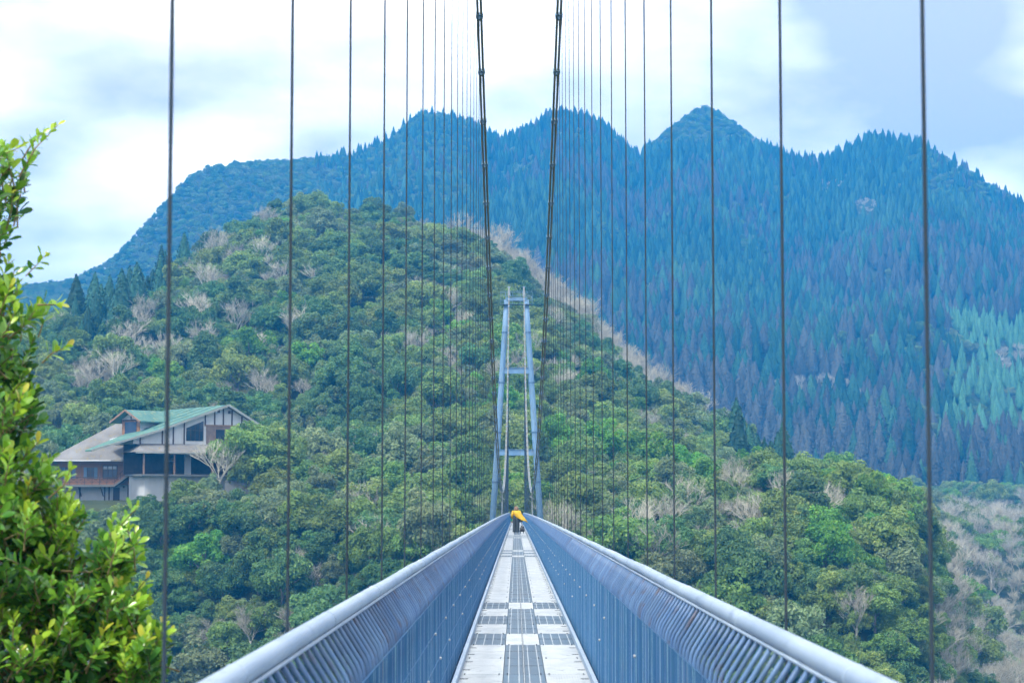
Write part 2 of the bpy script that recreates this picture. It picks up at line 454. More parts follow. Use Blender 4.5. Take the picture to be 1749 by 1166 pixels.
# railings
KX, KZ, RX, RZ, RR = 0.615, 0.86, 0.80, 1.07, 0.034
bal_prof = [(0.672, -0.10), (0.674, 0.40), (0.677, 0.845), (0.681, 0.872), (0.691, 0.898), (0.738, 0.972), (RX - .012, RZ - 0.02)]
BS = 0.2
for sgn, side in ((-1, 'left'), (1, 'right')):
    m = MB()
    yy = np.arange(-6.0, SPAN1 + .01, 1.4466)
    m.tube([(sgn * RX, y, camber(y) + RZ + 0.004 * math.sin(y * 1.3) * (y > 12)) for y in yy], RR, 14)
    m.tube([(sgn * (RX - 0.026), y, camber(y) + RZ - 0.033) for y in yy], 0.0075, 6)
    rail = m.build('railing', M_rail, bridge, True)
    # balusters: one mesh shared by the nearest ones
    b = MB(); b.tube([(sgn * x, 0, z) for x, z in bal_prof], 0.0092, 7)
    bme = b.mesh('baluster', M_bal, True)
    n_all = int((SPAN1 - 3.0 + 4) / BS)
    far = MB()
    cnt = 0
    for k in range(n_all):
        y = -4.0 + 0.1 + BS * k
        if y > 4.0 and cnt < 150:
            link('baluster', bme, rail, (0, y, camber(y))); cnt += 1
        else:
            far.tube([(sgn * x, y, camber(y) + z) for x, z in ([bal_prof[0], bal_prof[2], bal_prof[4], bal_prof[6]])], 0.0092, 4, cap=False)
    o = far.build('baluster_run', M_bal, rail, True); o['kind'] = 'stuff'
    # wire mesh infill panels on the walkway side
    pm = MB()
    pr = random.Random(5)
    nw = 54
    for k in range(nw):
        yk = -HS / 2 + HS * (k + .5) / nw + pr.uniform(-.006, .006)
        pm.tube([(0.003, yk, -0.03), (0.003, yk, 0.845)], 0.0017, 4, pr.choice((0, 0, 0, 1, 2)), False)
    for zz in (-0.02, 0.15, 0.36, 0.60, 0.843):
        pm.box(0.0035, 0.0065, -HS / 2 + .004, HS / 2 - .004, zz - .003, zz + .003)
    pme = pm.mesh('mesh_panel', [M_mesh, M_bal, M_wire])
    for y in [HY0 - HS] + hangers_y:
        o = link('mesh_panel', pme, rail, (sgn * 0.657 - .003, y, camber(y)))
        o.rotation_euler = (math.atan(-0.2 * (y - MID) / MID ** 2), 0, 0)
    # joint rings of the handrail
    j = MB(); j.tube([(0, -0.012, 0), (0, -0.009, 0), (0, 0.009, 0), (0, 0.012, 0)], [RR, RR + .0025, RR + .0025, RR], 14)
    jme = j.mesh('joint_ring', M_rail, True)
    for y in hangers_y:
        link('joint_ring', jme, rail, (sgn * RX, y + 0.55, camber(y) + RZ))
    st = MB(); st.tube([(-0.011 * sgn, 0, 0), (0.0, 0, 0), (0.004 * sgn, 0, 0)], [0.010, 0.010, 0.005], 8)
    sme = st.mesh('stud', M_stud)
    for i in range(56):
        y = 11.6 + i * 2.38
        if random.random() < .85: link('stud', sme, rail, (sgn * 0.650, y, camber(y) + 0.60))
        if random.random() < .6: link('stud', sme, rail, (sgn * 0.650, y + 1.1, camber(y) + 0.36))

# main cables (two ropes a side) with clamps, and hangers
CX = 0.86
def cab(y): return 2.55 + 0.00142 * (y - MID) ** 2
for sgn in (-1, 1):
    yy = np.linspace(-14, SPAN1, 139)
    m = MB(); m.tube([(sgn * CX - 0.038, y, cab(y)) for y in yy], 0.027, 8)
    ca = m.build('main_cable', M_cable, bridge, True)
    m = MB(); m.tube([(sgn * CX + 0.038, y, cab(y)) for y in yy], 0.027, 8)
    cb = m.build('main_cable', M_cable, bridge, True)
    cm = MB()
    cm.box(-0.075, 0.075, -0.10, 0.10, -0.036, 0.036); cm.box(-0.02, 0.02, -0.05, 0.05, -0.10, -0.036)
    cm.tube([(-0.084, -0.05, 0), (0.084, -0.05, 0)], 0.013, 6); cm.tube([(-0.084, 0.05, 0), (0.084, 0.05, 0)], 0.013, 6)
    cme = cm.mesh('cable_clamp', M_steel)
    hm = MB(); hm.tube([(0, 0, 0), (0, 0, 1)], 1.0, 8)
    hme = hm.mesh('hanger', M_hang, True)
    for y in hangers_y:
        sl = math.atan(2 * 0.00142 * (y - MID))
        if y > 38:
            o = link('cable_clamp', cme, ca, (sgn * CX, y, cab(y))); o.rotation_euler = (sl, 0, 0)
        z0 = camber(y) - 0.2
        top = cab(y) - 0.06
        o = link('hanger', hme, bridge, (sgn * 0.90, y, z0))
        dx = sgn * (CX - 0.90)
        o.scale = (0.0053, 0.0053, math.hypot(dx, top - z0))
        o.rotation_euler = (0, math.atan2(dx, top - z0), 0)
    # tie fitting at mid span
    m = MB()
    m.box(sgn * CX - .1, sgn * CX + .1, MID - .3, MID + .3, 2.44, 2.66)
    m.bar((sgn * CX, MID - .28, 2.45), (sgn * CX, MID, 1.95), 0.06, 0.06); m.bar((sgn * CX, MID + .28, 2.45), (sgn * CX, MID, 1.95), 0.06, 0.06)
    m.bar((sgn * CX - .14, MID, 2.25), (sgn * CX + .14, MID, 2.05), 0.05, 0.05)
    m.tube([(sgn * CX, MID, 1.98), (sgn * 0.9, MID, 0.0)], 0.03, 8)
    m.build('centre_tie', M_stud, bridge)

# far tower: two raking tubular legs, flange rings, cross beams, platform with guard rails
TYW = SPAN1 + 0.6
def legx(z): return 2.75 - (2.75 - 1.07) * z / 26.2
tower = link('tower', None, bridge, (0, TYW, 0))
for sgn in (-1, 1):
    m = MB(); m.tube([(sgn * legx(z), 0, z) for z in (-9, 4.6, 10.3, 16, 21.8, 25.6)], [.36, .35, .34, .33, .315, .30], 20)
    leg = m.build('leg', M_steel, tower, True)
    for z, rr in ((4.6, .39), (10.3, .38), (16, .37), (21.8, .355)):
        m = MB(); m.tube([(sgn * legx(z - .09), 0, z - .09), (sgn * legx(z + .09), 0, z + .09)], rr, 20)
        m.build('flange_ring', M_girder, leg)
    m = MB()
    m.box(sgn * 0.86 - .16, sgn * .86 + .16, -.5, .5, 26.0, 26.55)
    m.box(sgn * 0.86 - .09, sgn * .86 + .09, -.4, .4, 26.55, 27.05); m.box(sgn * .86 - .16, sgn * .86 + .16, -.2, .2, 27.05, 27.12)
    m.build('cable_saddle', M_rail, tower)
for z, hh in ((17.4, .3), (8.0, .3)):
    m = MB(); w = legx(z) - .2
    m.box(-w, w, -.2, .2, z - hh, z + hh)
    m.box(-w, w, -.3, .3, z + hh, z + hh + .05); m.box(-w, w, -.3, .3, z - hh - .05, z - hh)
    m.build('cross_beam', M_steel, tower)
m = MB(); m.box(-1.2, 1.2, -.3, .3, 25.45, 25.85); m.build('top_beam', M_steel, tower)
m = MB(); m.box(-1.85, 1.85, -.6, .6, 25.0, 25.045); m.build('platform', M_girder, tower)
m = MB()
for y in (-.72, .72):
    for z in (25.55, 26.05, 26.5): m.bar((-1.82, y, z), (1.82, y, z), .03, .03)
    for x in (-1.82, -1.25, -.45, .45, 1.25, 1.82): m.bar((x, y, 25.02), (x, y, 26.5), .03, .03)
for x in (-1.82, 1.82):
    for z in (25.55, 26.05, 26.5): m.bar((x, -.72, z), (x, .72, z), .03, .03)
m.build('guard_rail', M_steel, tower)
m = MB(); m.box(-3.3, 3.3, 0.9, 5.5, -7, -0.03); m.build('abutment', weathered('concrete', (.28, .30, .30), (.4, .42, .41), .6, .9, bump=.3), bridge, loc=(0, SPAN1, 0))
# ------------------------------------------------------------------ hillside lodge beside the far bank
M_green = weathered('mossy_green_roof', (0.075, 0.175, 0.16), (0.14, 0.25, 0.20), 0.5, 0.9, 0, 0.05, (1, 1, .3), 0.2, c3=(0.28, 0.29, 0.14))
M_grey = weathered('weathered_grey_roof', (0.16, 0.15, 0.135), (0.26, 0.26, 0.255), 0.55, 0.85, 0, 0.2, (1, 1, .4), 0.3, c3=(0.26, 0.21, 0.07))
M_wood = weathered('brown_boarding', (0.25, 0.125, 0.06), (0.38, 0.20, 0.10), 1.6, 0.75, 0, 0.2, (.25, .25, 3), 0.3)
M_plaster = weathered('white_plaster', (0.52, 0.53, 0.53), (0.66, 0.67, 0.67), 0.6, 0.85, 0, 0.2, (1, 1, .3), 0.1)
M_timber = weathered('dark_timber', (0.05, 0.035, 0.03), (0.09, 0.065, 0.055), 2, 0.7)
M_tan = weathered('tan_timber', (0.22, 0.13, 0.08), (0.32, 0.21, 0.14), 2, 0.7)
M_glass = weathered('dark_glass', (0.02, 0.03, 0.05), (0.035, 0.05, 0.08), 1, 0.08, 0, 0.6)
M_shut = weathered('blue_shutter', (0.14, 0.22, 0.32), (0.20, 0.30, 0.40), 2, 0.6)
M_conc = weathered('old_concrete', (0.13, 0.135, 0.13), (0.2, 0.205, 0.195), 0.6, 0.9, bump=.3, c3=(0.16, 0.17, 0.13))
HX, HYD, HZ = -50.5, 312.0, 2.7
lodge = link('lodge', None, loc=(HX, HYD, HZ))
tag(lodge, 'timber and white plaster lodge with mossy green and grey roofs among hillside trees', 'house')

# wing with boarded upper floor over a plastered base
m = MB(); m.box(-12.8, -0.4, 0, 9, 2.15, 5.75); wall = m.build('boarded_wall', M_wood, lodge)
m = MB(); m.box(-12.5, 0.9, .9, 9, -3.5, 2.1); base = m.build('plaster_wall', M_plaster, lodge)
for u in (-12.4, -9.2, -5.8, -5.2, -2.6):
    m = MB(); m.box(u - .09, u + .09, .82, .9, -1.0, 2.1); m.build('timber_post', M_timber, base)
m = MB(); m.box(-4.65, -3.75, .84, .9, -.3, 1.75); m.build('door', M_timber, base)
m = MB(); m.box(-2.25, -1.35, .85, .9, .1, 1.5); m.build('window', M_glass, base)
for u in (-3.2, -1.8):
    m = MB(); m.box(u - .1, u + .1, .8, .9, 1.7, 1.95); m.build('wall_lamp', M_timber, base)
for u in (-12.3, -10.6, -7.6):
    m = MB(); m.box(-.42, .42, -.04, .0, 3.05, 4.45)
    w = m.build('window', M_glass, lodge, loc=(u, -.005, 0))
    m = MB()
    for a in (-.45, 0, .45): m.box(a - .035, a + .035, -.08, -.04, 3.02, 4.48)
    for z in (3.02, 3.75, 4.45): m.box(-.45, .45, -.085, -.045, z - .035, z + .035)
    m.build('frame', M_timber, w)
    for a in (-.72, .72):
        m = MB(); m.box(a - .22, a + .22, -.07, 0, 3.0, 4.5)
        for k in range(6): m.box(a - .18, a + .18, -.1, -.07, 3.1 + k * .23, 3.22 + k * .23)
        m.build('shutter', M_shut, w)
m = MB(); m.box(-5.9, -4.0, -.04, 0, 3.0, 4.7); w = m.build('window', M_glass, lodge, loc=(0, -.005, 0))
m = MB()
for a in (-5.9, -5.25, -4.6, -4.0): m.box(a - .05, a + .05, -.1, -.04, 2.9, 4.75)
for z in (3.0, 4.2, 4.72): m.box(-5.9, -4.0, -.105, -.045, z - .04, z + .04)
m.build('frame', M_timber, w)
for a in (-5.58, -4.92, -4.3):
    m = MB(); m.box(a - .26, a + .26, -.09, -.04, 4.25, 4.65); m.build('blind', M_plaster, w)
for u in (-11.6, -9.0, -6.3):
    m = MB(); m.box(u - .07, u + .07, -.09, -.005, 2.15, 5.6); m.build('post', M_tan, lodge)

# hipped grey roof
rv = [(-13.4, -1.5, 5.45), (4.0, -1.5, 5.45), (4.0, 11.5, 5.45), (-13.4, 11.5, 5.45), (-5.2, 5, 10.6), (4.0, 5, 10.6)]
m = MB(); m.add(rv, [(0, 1, 5, 4), (2, 3, 4, 5), (3, 0, 4), (1, 2, 5), (3, 2, 1, 0)])
m.add([(x, y, z - .22) for x, y, z in rv[:4]] + rv[:4], [(0, 1, 5, 4), (1, 2, 6, 5), (2, 3, 7, 6), (3, 0, 4, 7)])
roof = m.build('grey_roof', M_grey, lodge)
m = MB(); m.tube([(-13.4, -1.56, 5.34), (-4.6, -1.56, 5.34)], .09, 8); m.build('gutter', M_plaster, roof)

# balcony, its ramp and landing with crossed rails
m = MB()
m.box(-13.2, -4.1, -1.5, .0, 1.82, 2.12)
m.slab([(-4.1, -1.5, 2.12), (-2.2, -1.5, 3.55), (-2.2, 0, 3.55), (-4.1, 0, 2.12)], .3)
m.box(-2.2, 1.0, -1.5, 0, 3.25, 3.55)
balc = m.build('balcony', M_conc, lodge)
path = [(-13.2, 2.12)] + [(-13.2 + 1.01 * k, 2.12) for k in range(1, 10)] + [(-3.3, 2.75), (-2.2, 3.55), (-1.1, 3.55), (0.0, 3.55), (1.0, 3.55)]
for (a, za), (b, zb) in zip(path[:-1], path[1:]):
    m = MB()
    m.bar((a, -1.42, za), (a, -1.42, za + 1.02), .08, .08)
    m.bar((a, -1.42, za + 1.0), (b, -1.42, zb + 1.0), .08, .09)
    m.bar((a, -1.42, za + .3), (b, -1.42, zb + .3), .05, .06)
    m.bar((a, -1.42, za + .3), (b, -1.42, zb + 1.0), .04, .05)
    m.bar((a, -1.40, za + 1.0), (b, -1.40, zb + .3), .04, .05)
    m.build('balustrade_bay', M_timber, balc)
for u in (-12, -9, -6):
    m = MB(); m.bar((u, -1.3, 1.82), (u, .9, .6), .12, .12); m.build('bracket', M_timber, balc)

# main block with the broad raking gable
AL = R(33)
G2, N2 = Vector((-math.cos(AL), -math.sin(AL), 0)), Vector((math.sin(AL), -math.cos(AL), 0))
AP = Vector((10.8, 0, 13.0))
def gp3(s, n, w): return AP * 1 + G2 * s + N2 * n + Vector((0, 0, w - 13.0))
def rk(s): return 13.0 - (s * 0.355 if 0 < s < 10 else 3.55 + (s - 10) * .29 if s > 0 else -s * 0.55)
def prism(m, pts, n0, n1, mi=0):
    """pts: (s,w) polygon on the gable plane, thick from n0 to n1 outward"""
    k = len(pts)
    m.add([gp3(s, n0, w) for s, w in pts] + [gp3(s, n1, w) for s, w in pts],
          [tuple(range(k)), tuple(range(2 * k - 1, k - 1, -1))] + [(i, i + k, (i + 1) % k + k, (i + 1) % k) for i in range(k)], mi)
m = MB(); prism(m, [(-4.6, 7.5), (13.6, 7.5), (13.6, rk(13.6) - .12), (10, rk(10) - .12), (0, rk(0) - .12), (-4.6, rk(-4.6) - .12)], -8, 0)
gw = m.build('gable_wall', M_plaster, lodge)
for s in (12.6, 9.4, 7.8, 6.2, 3.1, 1.7, .4, -.9, -2.4):
    m = MB(); prism(m, [(s - .1, 7.5 if s > 3.2 else 10.1), (s + .1, 7.5 if s > 3.2 else 10.1), (s + .1, rk(s) - .25), (s - .1, rk(s) - .25)], 0, .07)
    m.build('timber_post', M_timber, gw)
m = MB(); prism(m, [(-4.6, 7.5), (2.95, 7.5), (2.95, 10.05), (-4.6, 10.05)], 0, .05); m.build('brick_panel', weathered('brown_panel', (.17, .12, .09), (.26, .19, .15), 2, .8), gw)
m = MB(); prism(m, [(-4.6, 10.05), (3.2, 10.05), (3.2, 10.25), (-4.6, 10.25)], 0, .1); m.build('tie_beam', M_tan, gw)
for s0, s1 in ((.2, 1.5), (-2.2, -.6)):
    m = MB(); prism(m, [(s0, 7.9), (s1, 7.9), (s1, 9.6), (s0, 9.6)], .05, .09); m.build('window', M_glass, gw)
m = MB(); prism(m, [(3.35, 8.0), (5.9, 8.0), (5.9, 9.75), (3.35, 10.75)], 0, .05); w = m.build('window', M_glass, gw)
m = MB()
for s in (3.98, 4.62, 5.26): prism(m, [(s - .03, 8.0), (s + .03, 8.0), (s + .03, 10.6 - (s - 3.35) * .39), (s - .03, 10.6 - (s - 3.35) * .39)], .05, .09)
prism(m, [(3.35, 9.4), (5.9, 9.4), (5.9, 9.47), (3.35, 9.47)], .05, .095)
m.build('glazing_bar', M_timber, w)
for s, z in ((1.1, 12.1), (-.5, 12.0)):
    m = MB(); prism(m, [(s - .2, z - .2), (s + .2, z - .2), (s + .2, z + .2), (s - .2, z + .2)], 0, .06); m.build('vent', M_timber, gw)
# roof slopes
def slope(m, s0, s1, n_out, n_in, th=.22):
    P = [gp3(s0, n_out, rk(s0)), gp3(s1, n_out, rk(s1)), gp3(s1, n_in, rk(s1)), gp3(s0, n_in, rk(s0))]
    m.slab(P, th)
m = MB(); slope(m, 0, 10, .9, -20); r1 = m.build('green_roof', M_green, lodge)
m = MB(); m.slab([gp3(10.003, .9, rk(10.003)), gp3(19.9, .9, rk(19.9)), gp3(19.9, -1.2, rk(19.9)), gp3(10.003, -9.0, rk(10.003))], .22); m.build('green_roof', M_green, lodge)
m = MB(); slope(m, 0, -6.2, .9, -20); m.build('green_roof', M_grey, lodge)
M_pale = weathered('pale_fascia', (0.25, 0.27, 0.24), (0.34, 0.36, 0.32), 1, .7)
for s0, s1 in ((0.0, 10.0), (10.0, 19.9), (0.0, -6.2)):
    m = MB(); m.bar(gp3(s0, .96, rk(s0) - .1), gp3(s1, .96, rk(s1) - .1), .1, .3); m.build('barge_board', M_pale, r1)
for k in range(7):      # standing seams
    m = MB(); n = .4 - k * 3.2
    m.bar(gp3(0.1, n, rk(.1) + .03), gp3(9.4, n, rk(9.4) + .03), .08, .08); m.build('roof_seam', M_green, r1)
# pent roof over the veranda
m = MB()
P = [gp3(-4.4, 0.02, 7.55), gp3(12.4, .02, 7.55), gp3(14.4, 2.7, 6.35), gp3(-4.4, 2.7, 6.35)]
m.slab(P, .18)
m.add([gp3(12.4, .02, 7.55), gp3(14.4, 2.7, 6.35), gp3(14.4, -2, 6.35)], [(0, 1, 2)])
pr = m.build('pent_roof', M_grey, lodge)
m = MB(); m.bar(gp3(-4.4, 2.76, 6.25), gp3(14.4, 2.76, 6.25), .08, .16); m.build('fascia', M_pale, pr)
# veranda
m = MB(); prism(m, [(-4.6, 3.2), (13.4, 3.2), (13.4, 3.45), (-4.6, 3.45)], -3, 2.4); ver = m.build('veranda_floor', M_conc, lodge)
m = MB(); prism(m, [(-4.6, 3.45), (13.6, 3.45), (13.6, 7.5), (-4.6, 7.5)], -3.2, -3.0); m.build('veranda_wall', M_timber, ver)
m = MB(); prism(m, [(-4.6, -3.5), (12.4, -3.5), (12.4, 3.2), (-4.6, 3.2)], -4, 1.2); m.build('plinth', M_plaster, ver)
for s in (13.0, 8.6, 3.0, -1.5):
    m = MB(); prism(m, [(s - .1, 3.45), (s + .1, 3.45), (s + .1, 6.3), (s - .1, 6.3)], 2.1, 2.3); m.build('veranda_post', M_tan, ver)
m = MB(); prism(m, [(5.0, 3.45), (5.9, 3.45), (5.9, 6.3), (5.0, 6.3)], -.5, -.3); m.build('screen', M_plaster, ver)
# dormer
be = R(-36)
DR, DG = Vector((math.sin(-be), math.cos(be), 0)), Vector((-math.cos(be), -math.sin(be) * -1, 0))
DG = Vector((-DR.y, DR.x, 0))
DA = Vector((-2.6, -.2, 12.3))
def dp(s, r, w): return DA + DG * s + DR * r + Vector((0, 0, w - 12.3))
m = MB()
pts = [(-1.75, 8.0), (1.75, 8.0), (1.75, 11.1), (0, 12.0), (-1.75, 11.1)]
m.add([dp(s, .7, w) for s, w in pts] + [dp(s, 9, w) for s, w in pts], [tuple(range(5)), tuple(range(9, 4, -1))] + [(i, i + 5, (i + 1) % 5 + 5, (i + 1) % 5) for i in range(5)])
dorm = m.build('dormer', M_plaster, lodge)
def dbox(s0, s1, r0, r1, w0, w1):
    b = MB(); b.add([dp(s, r, w) for w in (w0, w1) for s, r in ((s0, r0), (s1, r0), (s1, r1), (s0, r1))],
                    [(0, 3, 2, 1), (4, 5, 6, 7), (0, 1, 5, 4), (1, 2, 6, 5), (2, 3, 7, 6), (3, 0, 4, 7)]); return b
dbox(-1.7, 1.7, .62, .7, 8.0, 11.0).build('boarding', M_wood, dorm)
dbox(-1.1, 1.1, .55, .62, 8.9, 10.7).build('window', M_glass, dorm)
dbox(-.06, .06, .6, .7, 11.0, 12.0).build('king_post', M_timber, dorm)
dbox(-1.75, 1.75, .56, .62, 10.85, 11.02).build('lintel', M_timber, dorm)
for sg in (1, -1):
    m = MB(); m.slab([dp(0, -.5, 12.35), dp(sg * 2.9, -.5, 10.75), dp(sg * 2.9, 12, 10.75), dp(0, 12, 12.35)], .18)
    q = m.build('dormer_roof', M_green, dorm)
    m = MB(); m.bar(dp(0, -.55, 12.25), dp(sg * 2.95, -.55, 10.64), .08, .24); m.build('barge_board', M_tan, dorm)
# low retaining wall beside the yard
rw = MB(); rw.box(-4, 4, -.25, .25, -2.5, 1.1); rw.box(-4.1, 4.1, -.32, .32, 1.1, 1.22)
o = rw.build('retaining_wall', M_conc, None, loc=(-34.2, 300, 4.0)); o.rotation_euler = (0, 0, R(12))
tag(o, 'low grey concrete retaining wall at the yard edge beside the lodge', 'wall')
# ------------------------------------------------------------------ trees
def leaf_mat(name, a, b, rnd_h=0.018, rnd_v=0.24, trans=0.38, spec=0.25, tip=None):
    t = NT(name)
    at = t.node('ShaderNodeAttribute'); at.attribute_name = 'tint'
    col = t.ramp(at.outputs['Fac'], [(0.0, a), (0.8, b)] + ([(1.0, tip)] if tip else []))
    oi = t.node('ShaderNodeObjectInfo')
    hsv = t.node('ShaderNodeHueSaturation')
    r2 = t.node('ShaderNodeMath'); r2.operation = 'MULTIPLY'; r2.inputs[1].default_value = 7.31
    fr = t.node('ShaderNodeMath'); fr.operation = 'FRACT'
    t.l.new(oi.outputs['Random'], r2.inputs[0]); t.l.new(r2.outputs[0], fr.inputs[0])
    mh = t.node('ShaderNodeMapRange'); mh.inputs[3].default_value = .5 - rnd_h; mh.inputs[4].default_value = .5 + rnd_h
    mv = t.node('ShaderNodeMapRange'); mv.inputs[3].default_value = 1 - rnd_v; mv.inputs[4].default_value = 1 + rnd_v
    t.l.new(oi.outputs['Random'], mh.inputs[0]); t.l.new(fr.outputs[0], mv.inputs[0])
    t.l.new(mh.outputs[0], hsv.inputs['Hue']); t.l.new(mv.outputs[0], hsv.inputs['Value'])
    t.l.new(col, hsv.inputs['Color'])
    p = t.principled(hsv.outputs[0], 0.55, 0, spec)
    if trans:
        tr = t.node('ShaderNodeBsdfTranslucent'); t.l.new(hsv.outputs[0], tr.inputs['Color'])
        mx = t.node('ShaderNodeMixShader'); mx.inputs[0].default_value = trans
        t.l.new(p.outputs[0], mx.inputs[1]); t.l.new(tr.outputs[0], mx.inputs[2])
        t.l.new(mx.outputs[0], t.out.inputs['Surface'])
    return t.m
LEAF = {
    'mid': leaf_mat('leaf_mid_green', (0.125, 0.215, 0.05), (0.22, 0.35, 0.075), tip=(0.32, 0.43, 0.10)),
    'olive': leaf_mat('leaf_olive', (0.145, 0.225, 0.055), (0.25, 0.36, 0.085), tip=(0.36, 0.42, 0.12)),
    'dark': leaf_mat('leaf_dark_green', (0.080, 0.172, 0.058), (0.15, 0.28, 0.085), tip=(0.24, 0.36, 0.11)),
    'bright': leaf_mat('leaf_bright_green', (0.10, 0.24, 0.035), (0.19, 0.40, 0.05), tip=(0.32, 0.47, 0.07)),
    'silver': leaf_mat('leaf_grey_green', (0.17, 0.235, 0.11), (0.26, 0.34, 0.15), tip=(0.34, 0.40, 0.18)),
}
M_bark = weathered('bark', (0.17, 0.15, 0.13), (0.30, 0.27, 0.24), 1.2, 0.9, stretch=(1, 1, .3))
M_bare = weathered('pale_bare_bark', (0.37, 0.35, 0.27), (0.52, 0.49, 0.39), 0.8, 0.9, rnd=0.22)
M_blos = weathered('white_blossom_twig', (0.55, 0.52, 0.52), (0.72, 0.68, 0.68), 0.8, 0.9)
M_cedar = leaf_mat('cedar_green', (0.022, 0.075, 0.042), (0.045, 0.125, 0.065), 0.03, 0.45, 0.1, 0.15, tip=(0.11, 0.20, 0.10))
M_ced2 = leaf_mat('cedar_fresh_green', (0.045, 0.12, 0.062), (0.08, 0.18, 0.092), 0.03, 0.35, 0.1, 0.15, tip=(0.16, 0.28, 0.14))
M_rust = leaf_mat('cedar_russet', (0.07, 0.075, 0.062), (0.12, 0.112, 0.092), 0.02, 0.35, 0.1, 0.15, tip=(0.18, 0.165, 0.13))
M_teal = leaf_mat('cypress_pale_green', (0.08, 0.22, 0.13), (0.17, 0.38, 0.21), 0.02, 0.2, 0.1, 0.15, tip=(0.24, 0.46, 0.25))

def unit(a): return a / np.maximum(np.linalg.norm(a, axis=-1, keepdims=True), 1e-9)
def leaf_quads(c, nrm, size, g, elong=1.5):
    """rhombic leaf faces at c with normal nrm"""
    n = len(c)
    t = unit(np.cross(nrm, g.normal(size=(n, 3))))
    b = np.cross(nrm, t)
    s = size[:, None]
    v = np.stack([c + t * s * elong, c + b * s * .75, c - t * s * elong * .8, c - b * s * .75], 1)
    v[:, 0] += g.normal(size=(n, 3)) * s * .25
    return v.reshape(-1, 3), np.arange(4 * n).reshape(n, 4)

def crown_mesh(name, seed, mat, R0=3.2, HT=6.8, nl=20, per=150, flat=0.78, base=1.9, size=(.085, .165)):
    g = np.random.default_rng(seed)
    hc = HT - base
    cs, ns, ss, ts = [], [], [], []
    nl = int(nl * 1.75); ex, ey = g.uniform(.8, 1.2, 2)
    for k in range(nl):
        ph = g.uniform(0, 2 * math.pi); e = g.uniform(-0.25, 1.0)
        rr = g.uniform(.42, .92)
        ce = math.sqrt(max(0, 1 - e * e))
        lc = np.array([math.cos(ph) * ce * R0 * rr * ex, math.sin(ph) * ce * R0 * rr * ey, base + hc * .42 + e * hc * .5 * rr * 1.25])
        lr = R0 * g.uniform(.15, .34)
        m = int(per * (lr / (R0 * .25)) ** 2)
        d = unit(g.normal(size=(m, 3)) + np.array([math.cos(ph) * .5, math.sin(ph) * .5, .55]))
        rad = lr * (g.uniform(.62, 1.12, size=(m, 1)))
        p = lc + d * rad * np.array([1, 1, flat])
        cs.append(p); ns.append(unit(d + g.normal(size=(m, 3)) * .7 + np.array([0, 0, .25])))
        ss.append(g.uniform(size[0], size[1], m))
        ts.append(np.clip(g.normal(g.uniform(.2, .75), .2, m), 0, 1))
    m = int(per * nl * .16)                 # loose leaves inside
    d = unit(g.normal(size=(m, 3))); p = np.array([0, 0, base + hc * .45]) + d * g.uniform(.2, .75, (m, 1)) * np.array([R0, R0, hc * .55])
    cs.append(p); ns.append(unit(d + g.normal(size=(m, 3)))); ss.append(g.uniform(size[0], size[1], m)); ts.append(g.uniform(0, .5, m))
    c, n_, s_, t_ = map(np.concatenate, (cs, ns, ss, ts))
    v, q = leaf_quads(c, n_, s_, g)
    return np_mesh(name, v, q, mat, t_)

def trunk_mesh(name, seed, R0=3.2, HT=6.8, mat=None):
    g = random.Random(seed); m = MB()
    top = Vector((g.uniform(-.3, .3), g.uniform(-.3, .3), HT * .62))
    m.tube([(0, 0, -1.2), (g.uniform(-.1, .1), g.uniform(-.1, .1), HT * .3), top], [.22, .16, .09], 6)
    for k in range(6):
        a = k * 2.4 + g.uniform(-.4, .4); h = HT * g.uniform(.22, .42)
        e = Vector((math.cos(a) * R0 * .62, math.sin(a) * R0 * .62, h + HT * g.uniform(.18, .36)))
        m.tube([(0, 0, h), (e.x * .5, e.y * .5, h + (e.z - h) * .65), e], [.10, .07, .03], 5)
    return m.mesh(name, mat or M_bark, True)

def bare_parts(seed, HT=7.0):
    """trunk and fine branch mesh of a leafless tree"""
    g = random.Random(seed)
    tr, br = MB(), MB()
    p1 = Vector((g.uniform(-.4, .4), g.uniform(-.4, .4), HT * .38))
    tr.tube([(0, 0, -1.2), p1 * .5, p1], [.19, .15, .12], 6)
    def grow(p, d, ln, r, lev):
        q = p + d * ln * .5 + Vector((g.uniform(-1, 1), g.uniform(-1, 1), 0)) * ln * .06
        e = p + d * ln
        br.tube([p, q, e], [r, r * .8, r * .55], 3 if lev > 1 else 4, cap=False)
        if lev >= 4: return
        n = (4, 5, 5, 5)[lev]
        for k in range(n):
            st = p + (e - p) * g.uniform(.35, 1.0)
            ax = Vector((g.gauss(0, 1), g.gauss(0, 1), g.gauss(0, .6)))
            nd = (d + ax * .55 + Vector((0, 0, .22))).normalized()
            grow(st, nd, ln * g.uniform(.52, .74), max(r * .56, .011), lev + 1)
    for k in range(5):
        a = k * 1.26 + g.uniform(-.4, .4)
        grow(p1 * g.uniform(.75, 1), Vector((math.cos(a) * .55, math.sin(a) * .55, .9)).normalized(), HT * .33, .06, 1)
    return tr, br

